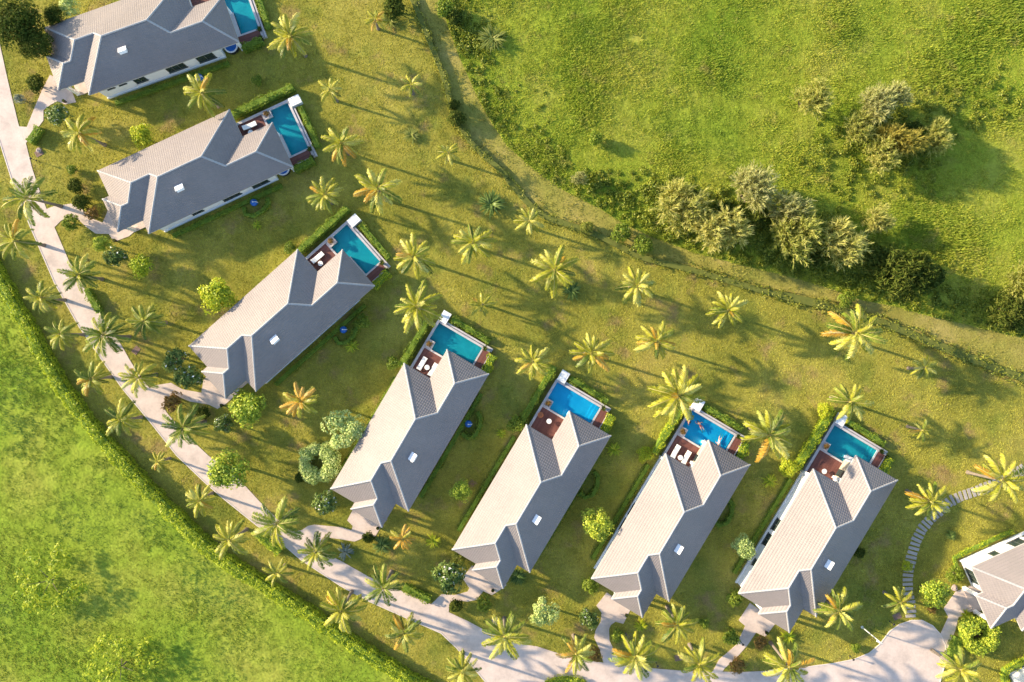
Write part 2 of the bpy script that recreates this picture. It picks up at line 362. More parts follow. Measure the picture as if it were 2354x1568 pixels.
tag(link('kerb', ribbon('kerb', PL(ROAD_LO[1:]), .13, -.1, .085, 'kerb_concrete', 1)), 'light concrete kerb along the outer edge of the lane', 'kerb', kind='structure')
i0 = ROAD_UP.index((1769,1542))
tag(link('kerb', ribbon('kerb', PL(ROAD_UP[i0:]), .13, -.1, .085, 'kerb_concrete', 1)), 'light concrete kerb round the turning circle', 'kerb', kind='structure')

# stepping stones, each slab a piece of the path
SP = [(2352,1078),(2325,1095),(2290,1112),(2250,1127),(2205,1142),(2183,1153),(2155,1178),(2140,1192),(2120,1215),(2105,1245),(2097,1272),(2090,1300),(2086,1330),(2087,1360),(2092,1390),(2094,1422)]
sp = link('stepping_path', None); tag(sp, 'curving line of grey stepping stones across the lawn', 'path', kind='structure')
w = [Vector(P(x, y)) for x, y in SP]; acc = 0.0; step = .64; nxt = 0.0
slab = MB().box(-.21,.21,-.75,.75,-.05,.06).mesh('paving_slab', 'stone_slab')
for a, b in zip(w[:-1], w[1:]):
    L = (b-a).length; t = (b-a).normalized()
    while nxt <= acc+L:
        p = a+t*(nxt-acc)
        o = link('paving_slab', slab, sp, (p.x+rnd.uniform(-.03,.03), p.y, rnd.uniform(-.01,.01)), math.atan2(t.y, t.x)+rnd.uniform(-.04,.04), (rnd.uniform(.92,1.05), rnd.uniform(.9,1.05), 1))
        nxt += step
    acc += L

# ------------------------------------------------------------------ grass
VPOS = [((205,218),19.5),((342,537),24.9),((588.3,899.6),41.6),((939,1175),59.6),((1218,1315.8),59.3),((1538,1382.5),59.3),((1876,1417.5),59.1)]
def scatter(poly, n, xr, yr):
    x = rng.uniform(*xr, n); y = rng.uniform(*yr, n); k = inside(x, y, poly); return x[k], y[k]
x, y = scatter(meadow, 105000, (-14, 84), (-12, 56))
hh = .08+.34*vnoise(x, y, 6, 1)**2.5+.14*vnoise(x, y, 1.3, 2)**2
dn = vnoise(x, y, 9, 3)*.5+vnoise(x, y, 2, 4)*.5
k = dn > .17; x, y, hh = x[k], y[k], hh[k]
V, F = blade_geo(np.c_[x, y, np.zeros(len(x))], hh, .22+.45*hh, 6, .75)
tag(link('meadow_grass', me_from('meadow_grass', V, F, 'meadow_blades')), 'tall uneven yellow green grass covering the meadow', 'grass', kind='stuff')
x, y = scatter(field, 42000, (-84, -8), (-56, 12))
hh = .05+.13*vnoise(x, y, 6, 5)**2+.08*vnoise(x, y, 1.2, 6)**2
k = vnoise(x, y, 7, 7)*.5+vnoise(x, y, 1.6, 8)*.5 > .32; x, y, hh = x[k], y[k], hh[k]
V, F = blade_geo(np.c_[x, y, np.zeros(len(x))], hh, .25+.5*hh, 7, .8)
tag(link('field_grass', me_from('field_grass', V, F, 'field_blades')), 'lush bright green grass of the outer field', 'grass', kind='stuff')
vp = [p[:2] for p in verge]
x, y = scatter(vp, 26000, (-16, 78), (-8, 54))
hh = .07+.22*vnoise(x, y, 2, 9)**2
V, F = blade_geo(np.c_[x, y, np.zeros(len(x))], hh, .2+.4*hh, 6, .7)
tag(link('verge_grass', me_from('verge_grass', V, F, 'verge_blades')), 'dry straw coloured grass along the meadow verge', 'grass', kind='stuff')

hh = None
x = rng.uniform(-78, 78, 300000); y = rng.uniform(-54, 54, 300000)
k = ~(inside(x, y, meadow) | inside(x, y, field) | inside(x, y, vp) | inside(x, y, [p[:2] for p in road]))
for nm_, pts_ in PATHS: k &= ~inside(x, y, [p[:2] for p in PL(pts_)])
for (px_, py_), a_ in VPOS+[((2234,1304),24)]:
    a_ = R(a_); ox, oy, _ = P(px_, py_, 3.8); cu, su = math.cos(a_), math.sin(a_)
    u_ = (x-ox)*cu+(y-oy)*su; v_ = (x-ox)*su-(y-oy)*cu
    if px_ != 2234: u_ = u_+2.7; v_ = v_+10.6
    k &= ~((u_ > .4) & (u_ < 28.6) & (v_ > .5) & (v_ < 10.1))
x, y = x[k], y[k]
hh = .035+.04*vnoise(x, y, 3, 21)+.02*vnoise(x, y, .8, 22)
V, F = blade_geo(np.c_[x, y, np.zeros(len(x))], hh, np.full(len(x), .42), 3, .8)
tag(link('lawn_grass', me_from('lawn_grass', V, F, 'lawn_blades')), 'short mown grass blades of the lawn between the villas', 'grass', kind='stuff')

# leafy undergrowth where the meadow meets the verge and round its thickets
cs = []
for i in range(len(MEADOW_EDGE)-1):
    (ax, ay), (bx, by) = MEADOW_EDGE[i], MEADOW_EDGE[i+1]
    for _ in range(int(math.hypot(bx-ax, by-ay)/2.6)):
        t = rnd.random(); off = abs(rnd.gauss(0, 50)); cs.append((ax+(bx-ax)*t+off*.5, ay+(by-ay)*t-off*.85, rnd.uniform(.2,.5)))
for cx, cy, n, sp_ in ((2060,300,60,75),(1700,500,130,75),(1850,570,90,60),(1600,520,60,50),(2090,640,80,60),(2310,720,70,50),(1960,610,50,45),(1420,440,40,45),(1080,90,40,35),(2230,230,50,70),(1980,420,40,70)):
    for _ in range(n): cs.append((rnd.gauss(cx, sp_), rnd.gauss(cy, sp_*.5), rnd.uniform(.3,.8)))
for _ in range(420):
    t = rnd.random()
    if t < .75: cs.append((1490+560*rnd.random(), 0, rnd.uniform(.6,1.25))); cs[-1] = (cs[-1][0], 462+(cs[-1][0]-1490)*.27+rnd.gauss(10, 26), cs[-1][2])
    else: cs.append((rnd.gauss(2050, 60), rnd.gauss(320, 38), rnd.uniform(.5,1.0)))
C = []; N = []
for cx, cy, rr in cs:
    p = P(cx, cy); n = int(70*(rr/.5)**1.5)
    dv = rng.normal(0, 1, (n, 3)); dv[:, 2] = np.abs(dv[:, 2]); dv /= np.linalg.norm(dv, axis=1)[:, None]
    C.append(np.array(p)+dv*rr*np.array([1, 1, .8])*(.75+.35*rng.random((n, 1)))); N.append(dv)
C = np.concatenate(C); N = np.concatenate(N)
k = inside(C[:, 0], C[:, 1], meadow); C, N = C[k], N[k]
V, F = leaf_geo(C, N, .26, .5)
tag(link('undergrowth', me_from('undergrowth', V, F, 'weed_leaf')), 'low leafy weeds along the meadow edge', 'undergrowth', kind='stuff')

# ------------------------------------------------------------------ villas
S = .5; ZE = 3.8
PLANES = [('v0',0.0),('v1',10.6),('v0',4.05),('v1',8.6),('v0',3.75),('u1',19.63),('u1',24.15),('u0',0.0),('u0',2.7),('u0',-1.0)]
RECTS = [(2.7,19.63,0,10.6),(0,12.5,0,8.6),(-1.0,7.0,3.75,8.6),(10.0,24.15,4.05,10.6)]
def roof_h(u, v):
    u = np.asarray(u, float); v = np.asarray(v, float); h = np.full(u.shape, -9.)
    for u0, u1, v0, v1 in RECTS:
        h = np.maximum(h, np.minimum(np.minimum(u-u0, u1-u), np.minimum(v-v0, v1-v)))
    return h*S
def roof_tiles():
    TW, TC = .30, .32; V = []; F = []
    seg = 4
    for kind, c in PLANES:
        na = int(27/TW); nb = int(5.6/TC)
        A, B = np.meshgrid((np.arange(na)+.5)*TW-1.5, (np.arange(nb)+.5)*TC)
        A = A.ravel(); B = B.ravel()
        sgn = 1 if kind[1] == '0' else -1
        toUV = (lambda a, b: (a, c+sgn*b)) if kind[0] == 'v' else (lambda a, b: (c+sgn*b, a))
        u, v = toUV(A, B); hm = roof_h(u, v)
        keep = (np.abs(hm-S*B) < .085) & (hm > 0)
        for a, b in zip(A[keep], B[keep]):
            base = len(V)
            for t, lift in ((-.5-.06, .026), (.5, .004)):
                for q in range(seg+1):
                    x = a+(q/seg-.5)*TW*1.0; bb = b+t*TC
                    prof = .026*math.sin(math.pi*q/seg)
                    uu, vv = toUV(x, max(bb, -.06))
                    V.append((uu, -vv, S*bb+lift+prof, S*bb))
            for q in range(seg+1):                       # lip
                uu, vv = toUV(a+(q/seg-.5)*TW, max(b-.56*TC, -.06)); V.append((uu, -vv, S*(b-.56*TC)-.01, S*(b-.56*TC)))
            flip = (kind in ('v0', 'u1'))
            for q in range(seg):
                f1 = (base+q, base+q+1, base+seg+2+q, base+seg+1+q); f2 = (base+2*seg+2+q, base+2*seg+3+q, base+q+1, base+q)
                F.append(f1[::-1] if not flip else f1); F.append(f2[::-1] if not flip else f2)
    V = np.array(V)
    hm = roof_h(V[:, 0], -V[:, 1]); dz = np.where(hm > -.05, np.minimum(0, hm-V[:, 3]), 0)
    Z = V[:, 2]+dz+ZE
    return me_from('roof_tiles', np.c_[V[:, 0], V[:, 1], Z], np.array(F), 'roof_tile')
EAVE = [(0,0),(19.63,0),(19.63,4.05),(24.15,4.05),(24.15,10.6),(2.7,10.6),(2.7,8.6),(-1,8.6),(-1,3.75),(0,3.75)]
def roof_deck():
    # solid planes under the tiles plus soffit and fascia
    b = MB()
    b.prism([(u, -v) for u, v in EAVE], ZE-.22, ZE-.02, 1, bottom=True)
    def face(pts): b.add([(u, -v, ZE+S*h-.01) for u, v, h in pts], [tuple(range(len(pts)))])
    face([(0,0,0),(4.3,4.3,4.3),(7,4.3,4.3),(8,5.3,5.3),(14.33,5.3,5.3),(19.63,0,0)])
    face([(2.7,10.6,0),(24.15,10.6,0),(20.875,7.325,3.275),(16.355,7.325,3.275),(14.33,5.3,5.3),(8,5.3,5.3)])
    face([(14.33,5.3,5.3),(16.355,7.325,3.275),(19.63,4.05,0),(19.63,0,0)])
    face([(19.63,4.05,0),(16.355,7.325,3.275),(20.875,7.325,3.275),(24.15,4.05,0)])
    face([(24.15,4.05,0),(20.875,7.325,3.275),(24.15,10.6,0)])
    face([(8,5.3,5.3),(7,4.3,4.3),(2.7,8.6,0),(2.7,10.6,0)])
    face([(4.3,4.3,4.3),(2.425,6.175,2.425),(1.425,6.175,2.425),(-1,8.6,0),(2.7,8.6,0),(7,4.3,4.3)])
    face([(0,0,0),(0,3.75,0),(2.425,6.175,2.425),(4.3,4.3,4.3)])
    face([(0,3.75,0),(-1,3.75,0),(1.425,6.175,2.425),(2.425,6.175,2.425)])
    face([(-1,3.75,0),(-1,8.6,0),(1.425,6.175,2.425)])
    return b.mesh('roof', ['roof_tile', 'fascia'])
CAPS = [((8,5.3,5.3),(14.33,5.3,5.3)),((14.33,5.3,5.3),(19.63,0,0)),((14.33,5.3,5.3),(16.355,7.325,3.275)),((16.355,7.325,3.275),(20.875,7.325,3.275)),
        ((20.875,7.325,3.275),(24.15,4.05,0)),((20.875,7.325,3.275),(24.15,10.6,0)),((4.3,4.3,4.3),(0,0,0)),((4.3,4.3,4.3),(7,4.3,4.3)),((7,4.3,4.3),(8,5.3,5.3)),
        ((4.3,4.3,4.3),(2.425,6.175,2.425)),((2.425,6.175,2.425),(1.425,6.175,2.425)),((1.425,6.175,2.425),(-1,3.75,0)),((1.425,6.175,2.425),(-1,8.6,0)),((8,5.3,5.3),(2.7,10.6,0))]
def cap_mesh(a, b):
    A = Vector((a[0], -a[1], ZE+S*a[2]+.045)); B = Vector((b[0], -b[1], ZE+S*b[2]+.045)); t = (B-A); L = t.length; t.normalize()
    s = t.cross(Vector((0,0,1))).normalized(); n = s.cross(t)
    m = MB(); k = max(1, round(L/.42)); st = L/k
    for i in range(k):
        V = []
        for j, rr in ((0, .15), (1, .115)):
            p = A+t*(st*(i+j*1.08))
            for q in range(5):
                an = math.pi*q/4; V.append(tuple(p+s*math.cos(an)*rr+n*(math.sin(an)*rr*.8-.03)))
        m.add(V, [(q, q+1, q+6, q+5) for q in range(4)]+[(4,3,2,1,0), (5,6,7,8,9)])
    return m.mesh('ridge_cap', 'ridge_cap')
def wall_mesh():
    b = MB(); z0, z1 = 0, ZE-.21
    out = [(.7,.7),(18.93,.7),(18.93,4.75),(23.45,4.75),(23.45,8.1),(20.9,8.1),(20.9,9.9),(3.4,9.9),(3.4,7.9),(2.4,7.9),(2.4,4.45),(.7,4.45)]
    b.prism([(u, -v) for u, v in out], z0, z1)
    b.box(18.6,18.93,-.69,-.45,0,2.9)
    for u in (.68,):                                     # raised plinth round the foot of the wall
        b.box(.55,18.7,-.7,-.55,0,.35); b.box(3.3,20.9,-10.05,-9.9,0,.35)
    return b.mesh('wall', 'white_wall')
def col_mesh(): return MB().box(-.19,.19,-.19,.19,0,ZE-.215).box(-.24,.24,-.24,.24,0,.3).box(-.23,.23,-.23,.23,ZE-.42,ZE-.216).mesh('column', 'white_wall')
def window(par, u0, u1, z0, z1, side, n):
    """side 'R' right wall (v=9.9), 'L' left wall (v=.7), 'F' front wall, 'Q' rear-wing left wall"""
    v = {'R': -9.9, 'L': -.7, 'F': .7, 'Q': -4.75}[side]; key = ('win', round(u1-u0, 2), round(z1-z0, 2), n)
    w, h = u1-u0, z1-z0
    def fr():
        b = MB(); t = .07
        b.box(0,w,-.03,.09,0,t).box(0,w,-.03,.09,h-t,h).box(0,t,-.03,.09,t,h-t).box(w-t,w,-.03,.09,t,h-t)
        for i in range(1, n): b.box(w*i/n-t/2, w*i/n+t/2, -.03,.08,t,h-t)
        b.box(-.08,w+.08,-.03,.15,-.07,0)
        return b.mesh('window', 'window_frame')
    o = link('window', cached(key, fr), par)
    pw = (w-.07)/n-.07
    pm = cached(key+('p',), lambda: MB().box(0,pw,.01,.03,.075,h-.075).mesh('pane', 'glass'))
    if side == 'R': o.location = (u1, v, z0); o.rotation_euler = (0,0,math.pi)
    elif side == 'L' or side == 'Q': o.location = (u0, v, z0)
    else: o.location = (v, -u1, z0); o.rotation_euler = (0,0,math.pi/2)
    for i in range(n): link('pane', pm, o, (.07+i*(w-.07)/n, 0, 0))
    return o
def skylight_mesh():
    b = MB(); b.box(-.5,.5,-.5,.5,-.25,.16); b.box(-.57,.57,-.57,.57,.161,.22); return b.mesh('skylight', 'skylight_white')
def villa(name_ord, o, ang, label, full=True):
    v = link('villa', None, None, (*o, 0), ang); tag(v, label, 'house', 'white villas with grey tiled hip roofs')
    link('wall', cached('wall', wall_mesh), v)
    link('roof', cached('deck', roof_deck), v)
    tag(link('roof_tiles', cached('tiles', roof_tiles), v), kind='stuff')
    for i, (a, b) in enumerate(CAPS): link('ridge_cap', cached(('cap', i), lambda: cap_mesh(a, b)), v)
    if not full: return v
    link('porch_floor', cached('porch', lambda: MB().box(-.6,2.39,-8.2,-4.46,-.02,.14).mesh('porch_floor', 'concrete')), v)
    for u, vv in ((-.35,4.4),(-.35,7.95),(23.6,4.6),(20.3,4.6),(23.5,9.7)):
        link('column', cached('column', col_mesh), v, (u, -vv, 0))
    sk = link('skylight', cached('skyl', skylight_mesh), v, (9.7, -7.4, ZE+S*3.2+.16)); sk.rotation_euler = (-math.atan(S), 0, 0)
    for u0, u1, z0, z1, sd, n in ((4.6,5.6,2.2,2.5,'R',1),(6.3,7.3,2.2,2.5,'R',1),(8.3,9.9,1.2,2.5,'R',2),(13.0,15.6,1.0,2.5,'R',3),(17.4,19.8,.8,2.6,'R',2),
                                 (7.2,9.0,.9,2.6,'L',2),(9.6,11.4,.9,2.6,'L',2),(4.0,5.0,1.4,2.4,'L',1),(1.5,3.6,.8,2.5,'F',3)):
        window(v, u0, u1, z0, z1, sd, n)
    d = link('door', cached('door', lambda: MB().box(-.06,.06,-.6,.6,0,2.3).mesh('door', 'door_wood')), v, (2.38,-6.1,.15))
    link('handle', cached('handle', lambda: MB().box(-.10,-.06,.42,.47,.9,1.3).mesh('handle', 'black_metal')), d)
    s = link('sliding_door', cached('slide', lambda: MB().box(0,2.6,0,.07,.3,2.7).mesh('sliding_door', 'shutter')), v, (20.5,-4.75,0))
    link('pane', cached('slidep', lambda: MB().box(.15,1.2,.071,.085,.5,2.55).mesh('pane', 'glass')), s)
    return v

ORD = ['first','second','third','fourth','fifth','sixth','seventh']
VL = ['white villa with grey hip roof cut off by the top left picture edge', 'white villa second from the top left, one lounger on its deck',
      'white villa third from the top left, just before the arc steepens', 'white villa fourth from the top left, two loungers on its terrace',
      'white villa fifth from the top left, orange pot on its terrace', 'white villa sixth from the top left, people swimming in its pool',
      'white villa seventh from the top left, nearest the turning circle']
VILLAS = []
for i, ((px, py), a) in enumerate(VPOS):
    a = R(a); x, y, _ = P(px, py, ZE); u = (math.cos(a), math.sin(a)); vv = (math.sin(a), -math.cos(a))
    o = (x-2.7*u[0]-10.6*vv[0], y-2.7*u[1]-10.6*vv[1]); VILLAS.append((o, a)); villa(ORD[i], o, a, VL[i])
a8 = R(24); x, y, _ = P(2234, 1304, ZE); V8 = ((x, y), a8); villa('right', (x, y), a8, 'white villa cut off by the right picture edge, ring hedge at its front')
a9 = R(23); x, y, _ = P(2317, 1548); V9 = ((x-.7*math.cos(a9)-.7*math.sin(a9), y-.7*math.sin(a9)+.7*math.cos(a9)), a9)
villa('corner', V9[0], a9, 'white villa wall corner peeking in at the bottom right corner', False)
def L2W(i, u, v, z=0):
    (o, a) = VILLAS[i] if isinstance(i, int) else i
    return (o[0]+u*math.cos(a)+v*math.sin(a), o[1]+u*math.sin(a)-v*math.cos(a), z)

# ------------------------------------------------------------------ pool terraces
ZT, ZW = .52, .42
POOL = [(26.63,.96),(26.63,7.92),(24.0,7.92),(24.0,4.62),(22.85,4.62),(22.85,1.9),(24.0,1.9),(24.0,.96)]
def planks(rects, z):
    b = MB()
    for u0, u1, v0, v1 in rects:
        k = round((v1-v0)/.145)
        for i in range(k):
            a = v0+(v1-v0)*i/k; b.box(u0, u1, -(a+(v1-v0)/k-.012), -a, z-.05, z+rnd.uniform(-.004,.004))
    return b.mesh('decking', 'deck_wood')
def coping_mesh():
    b = MB()
    for u0, u1, v0, v1 in ((22.6,22.85,.96,4.62),(24.0,24.0+.001,1,1.001)): b.box(u0, u1, -v1, -v0, 0, ZT+.02)
    b.box(26.63,26.93,-9.35,-.6,0,ZT+.02)                    # rear inner edge
    b.box(27.05,27.28,-9.35,-1.95,0,ZT-.06)                  # outer parapet behind the overflow gutter
    b.box(26.931,27.049,-9.3,-1.95,0,.30)
    b.box(23.3,26.62,-8.15,-7.92,0,ZT+.018)                  # right edge
    b.box(23.46,24.0,-7.92,-4.621,0,ZT+.017)                 # strip under the rear eave
    return b.mesh('coping', 'coping')
def garden_wall_mesh():
    b = MB(); b.box(18.95,27.0,-.95,-.6,0,ZT+.16); return b.mesh('terrace_wall', 'coping')
def box_mesh():
    b = MB(); b.box(26.94,28.5,-1.85,-.72,0,.9); b.box(26.96,28.54,-1.90,-.68,.901,.97); b.box(27.3,28.25,-1.65,-.95,.971,1.0); return b.mesh('service_box', 'white_wall')
def planter_mesh():
    b = MB(); b.box(22.86,24.0,-1.9,-1.74,0,ZT+.2); b.box(22.86,23.0,-1.739,-.96,0,ZT+.2); b.box(23.84,24.0,-1.739,-.96,0,ZT+.2); b.box(23.0,23.84,-1.739,-.96,0,ZT+.05); return b.mesh('planter', 'coping')
def basin_mesh(m):
    b = MB(); b.prism([(u, -v) for u, v in POOL], 0, .03); n = len(POOL)
    for i in range(n):
        (u0, v0), (u1, v1) = POOL[i], POOL[(i+1) % n]; b.add([(u0,-v0,.03),(u1,-v1,.03),(u1,-v1,ZW+.06),(u0,-v0,ZW+.06)], [(0,1,2,3)])
    return b.mesh('basin', m)
def terrace(i, blue):
    (o, a) = VILLAS[i]
    t = link('pool_terrace', None, None, (*o, 0), a)
    tag(t, ('blue' if blue else 'teal')+' pool with wooden deck behind the %s villa from the top left' % ORD[i], 'swimming pool', 'villa pool terraces')
    w = 'blue' if blue else 'teal'
    link('basin', cached('basin'+w, lambda: basin_mesh('pool_'+w)), t)
    b = MB(); b.prism([(u, -v) for u, v in POOL], ZW-.001, ZW)
    link('water', cached('water'+w, lambda: me_from('water', [(u,-v,ZW) for u, v in POOL], [tuple(range(len(POOL)))], 'water_'+w)), t)
    tag(link('decking', cached('deckA', lambda: planks([(18.95,22.6,.96,4.7)], ZT)), t), kind='stuff')
    tag(link('decking', cached('deckB', lambda: planks([(23.5,26.62,8.15,9.24)], ZT)), t), kind='stuff')
    link('pool_step', cached('step'+w, lambda: MB().box(24.02,26.61,-7.9,-7.35,.031,.26).box(24.02,26.61,-7.349,-6.85,.031,.14).mesh('pool_step', 'pool_'+w)), t)
    for nm, fn in (('coping', coping_mesh), ('terrace_wall', garden_wall_mesh), ('service_box', box_mesh), ('planter', planter_mesh), ('deck_edge', lambda: MB().box(24.0,26.6,-9.36,-9.24,0,ZT+.06).mesh('deck_edge', 'coping'))): link(nm, cached(nm, fn), t)
    return t
for i in range(7): terrace(i, i in (4, 5))

# ------------------------------------------------------------------ furniture on the terraces
def lounger(i, u, v, label):
    o = link('sun_lounger', None, None, L2W(i, u, v, ZT), VILLAS[i][1]); tag(o, label, 'sun lounger', 'white sun loungers')
    def m():
        b = MB(); n = 8; V = []; F = []
        prof = [(-.97,.62),(-.55,.46),(-.30,.36),(.0,.335),(.5,.33),(.97,.33)]
        for x, z in prof:
            for yy, dz in ((-.33,-.10),(-.33,0),(-.30,.025),(.30,.025),(.33,0),(.33,-.10)): V.append((x, yy, z+dz))
        for k in range(len(prof)-1):
            for q in range(5): F.append((k*6+q, (k+1)*6+q, (k+1)*6+q+1, k*6+q+1))
        F += [tuple(range(6)), tuple(range(30, 36))[::-1]]
        return b.add(V, F).mesh('mattress', 'mattress')
    link('mattress', cached('matt', m), o)
    link('frame', cached('lfr', lambda: MB().box(-.98,.98,-.34,-.28,.16,.225).box(-.98,.98,.28,.34,.16,.225).box(-.98,-.92,-.28,.28,.16,.225).box(.92,.98,-.28,.28,.16,.225).mesh('frame', 'wicker')), o)
    for sx in (-.9,.9):
        for sy in (-.31,.31): link('leg', cached('lleg', lambda: MB().box(-.03,.03,-.03,.03,0,.16).mesh('leg', 'wicker')), o, (sx, sy, 0))
def table(i, u, v, label):
    o = link('side_table', None, None, L2W(i, u, v, ZT)); tag(o, label, 'table', 'round terrace tables')
    link('table_top', cached('ttop', lambda: MB().lathe([(.0,.44),(.34,.44),(.36,.455),(.36,.475),(.33,.49)], 18).mesh('table_top', 'skylight_white')), o)
    link('table_leg', cached('tleg', lambda: MB().lathe([(.2,0),(.2,.03),(.04,.06),(.04,.44)], 10).mesh('table_leg', 'wicker')), o)
lounger(1, 20.55, 1.8, 'white lounger on the deck of the second villa from top left')
lounger(2, 20.55, 1.8, 'white lounger on the deck of the third villa from top left')
lounger(3, 20.56, 1.81, 'white lounger by the outer wall of the fourth villa terrace')
lounger(3, 20.59, 3.58, 'white lounger by the roof edge of the fourth villa terrace')
lounger(5, 20.53, 1.89, 'white lounger by the outer wall of the sixth villa terrace')
lounger(5, 20.58, 3.6, 'white lounger by the house wall of the sixth villa terrace')
table(1, 20.3, 2.75, 'round table beside the single lounger of the second villa'); table(2, 20.3, 2.72, 'round table beside the single lounger of the third villa')
table(3, 20.43, 2.71, 'round table between two loungers of the fourth villa'); table(4, 21.36, 2.73, 'round table alone on the fifth villa deck near the orange pot')
table(5, 20.11, 2.87, 'round table between two loungers of the sixth villa'); table(6, 20.3, 2.9, 'round slatted table alone on the seventh villa deck')

# ------------------------------------------------------------------ plants: builders
def dirs(n, up=.0):
    dv = rng.normal(0, 1, (n, 3)); dv[:, 2] = np.where(dv[:, 2] < -up, -dv[:, 2], dv[:, 2]); return dv/np.linalg.norm(dv, axis=1)[:, None]
def crown_mesh(nclump, nleaf, size, leaf, flat=.8, clump=.34, shell=.68, asp=.6, extra=None, up=.35, tilt=.5):
    """crown of radius 1 centred at z=0 (height radius flat); leaves sit on clumps so gaps and lumps show"""
    cd = dirs(nclump, up); cr = shell*(.65+.45*rng.random(nclump))
    cc = cd*cr[:, None]*np.array([1, 1, flat]); C = []; N = []
    per = nleaf//nclump
    for k in range(nclump):
        r = clump*(.45+.85*rng.random()); dv = dirs(per, .5); C.append(cc[k]+dv*r*(.8+.3*rng.random((per, 1)))*np.array([1, 1, .85])); N.append(dv*.7+cd[k]*.3+np.array([0, 0, .15]))
    C = np.concatenate(C); N = np.concatenate(N)
    V, F = leaf_geo(C, N, size, tilt, asp)
    fm = np.zeros(len(F), int); mats = [leaf]
    if extra:
        fm[rng.random(len(F)) < extra[1]] = 1; mats.append(extra[0])
    return me_from('crown', V, F, mats, fm)
def trunk_mesh(h, r, spread, mt='bark', n=5):
    b = MB(); b.tube([(0,0,-.1),(.03*h,.01*h,h*.35),(0,.02*h,h*.75)], [r, r*.8, r*.6], 7)
    for k in range(n):
        a = 2*math.pi*k/n+.4; e = spread*(.6+.3*((k*7) % 3)/2)
        b.tube([(0,.01*h,h*.55),(math.cos(a)*e*.5, math.sin(a)*e*.5, h*.8),(math.cos(a)*e, math.sin(a)*e, h*1.05)], [r*.5, r*.35, r*.12], 5)
    return b.mesh('trunk', mt)
CROWN = {
 'round': lambda: crown_mesh(30, 3000, .13, 'round_leaf', .85, .36, .72), 'lime': lambda: crown_mesh(30, 2800, .14, 'lime_leaf', .8, .36, .7),
 'pale': lambda: crown_mesh(28, 2800, .12, 'pale_leaf', .8, .34, .74), 'glossy': lambda: crown_mesh(26, 1500, .20, 'glossy_leaf', .8, .32, .72, .5, ('white_flower', .035)),
 'dark': lambda: crown_mesh(60, 5200, .10, 'dark_leaf', .85), 'bush': lambda: crown_mesh(26, 1300, .20, 'garden_leaf', .8, .36, .6),
 'topiary': lambda: crown_mesh(70, 2600, .11, 'lime_leaf', .95, .22, .80), 'clip': lambda: crown_mesh(70, 2400, .12, 'garden_leaf', .85, .22, .78),
 'grey': lambda: crown_mesh(20, 900, .2, 'grey_leaf', .8, .36, .6, .3), 'russet': lambda: crown_mesh(22, 1000, .2, 'russet_leaf', .8, .36, .6, .4),
 'pink': lambda: crown_mesh(16, 420, .16, 'pink_leaf', .8, .34, .6, .3), 'dkbush': lambda: crown_mesh(24, 1300, .2, 'dark_leaf', .8, .36, .6),
 'thicket': lambda: crown_mesh(60, 3600, .17, 'dark_leaf', .6, .26, .72, .22, None, .3, .7),
 'sparse': lambda: crown_mesh(44, 1500, .10, 'sparse_leaf', .35, .15, .85, .42, None, .9, .5), 'hedgeball': lambda: crown_mesh(40, 1800, .14, 'upper_hedge_leaf', .9, .28, .7)}
def feather_mesh(leaf):
    """feathery shrub: many drooping sprays of fine needles"""
    Vs = []; m = 0
    lobes = [np.array([math.cos(q)*.62*rng.random()**.5, math.sin(q)*.62*rng.random()**.5, .4*rng.random()]) for q in rng.random(7)*6.28]
    for k in range(330):
        d0 = dirs(1, .1)[0]; lb_ = lobes[k % 7]; base = lb_+d0*np.array([.34,.34,.4])*rng.random()**.5; tip = base+ (d0+np.array([0,0,.25]))*(.20+.20*rng.random())
        n = 16; t = rng.random(n)[:, None]; c = base+(tip-base)*t
        a = rng.normal(0, 1, (n, 3))*.5+d0+np.array([0,0,.1]); a /= np.linalg.norm(a, axis=1)[:, None]
        L = (.13+.12*rng.random(n))[:, None]; p = np.cross(a, rng.normal(0,1,(n,3))); p /= np.linalg.norm(p, axis=1)[:, None]
        Vs.append(np.stack([c-p*.02, c+p*.02, c+a*L], 1).reshape(-1, 3))
    V = np.concatenate(Vs); return me_from('crown', V, np.arange(len(V)).reshape(-1, 3), leaf)
def strap_mesh(leaf, n=90, w=.055, rise=.9):
    """rosette of long arching straps, radius 1"""
    b = []; F = []; k = 0
    for j in range(n):
        a = 2*math.pi*rng.random(); e = rng.random(); L = .75+.4*rng.random(); el = R(12+75*e)
        c, s = math.cos(a), math.sin(a); px, py = -s*w, c*w
        pts = [(0, 0), (.45*L*math.cos(el), .45*L*math.sin(el)*rise), (.8*L*math.cos(el*.75), .62*L*math.sin(el)*rise), (L*math.cos(el*.45), .5*L*math.sin(el)*rise)]
        ws = [.7, 1, .75, .05]
        o = rng.normal(0, .06, 2)
        for (q, z), ww in zip(pts, ws):
            b += [(o[0]+c*q+px*ww, o[1]+s*q+py*ww, z), (o[0]+c*q-px*ww, o[1]+s*q-py*ww, z)]
        for q in range(3): F.append((k+2*q, k+2*q+2, k+2*q+3, k+2*q+1))
        k += 8
    return me_from('leaves', np.array(b), np.array(F), leaf)
def tree(kind, px, py, rp, label, h=None, name='tree', cat='tree', group='garden trees', flat=1.0, dark=False, thick=.09):
    r = rp/K*1.06; h = h if h is not None else 1.0+r*1.25
    x, y, _ = P(px, py, h); r *= (1-h/CH)
    o = link(name, None, None, (x, y, 0), rnd.uniform(0, 6.28)); tag(o, label, cat, group)
    link('trunk', cached(('trunk', round(h, 1), round(r, 1)), lambda: trunk_mesh(h*.8, max(.05, r*thick), r*.5)), o)
    link('crown', cached(('crown', kind, rnd.randint(0, 2)), CROWN[kind]), o, (0, 0, h-r*.55*flat), rnd.uniform(0, 6.28), (r*rnd.uniform(.92,1.1), r*rnd.uniform(.88,1.06), r*flat))
    return o
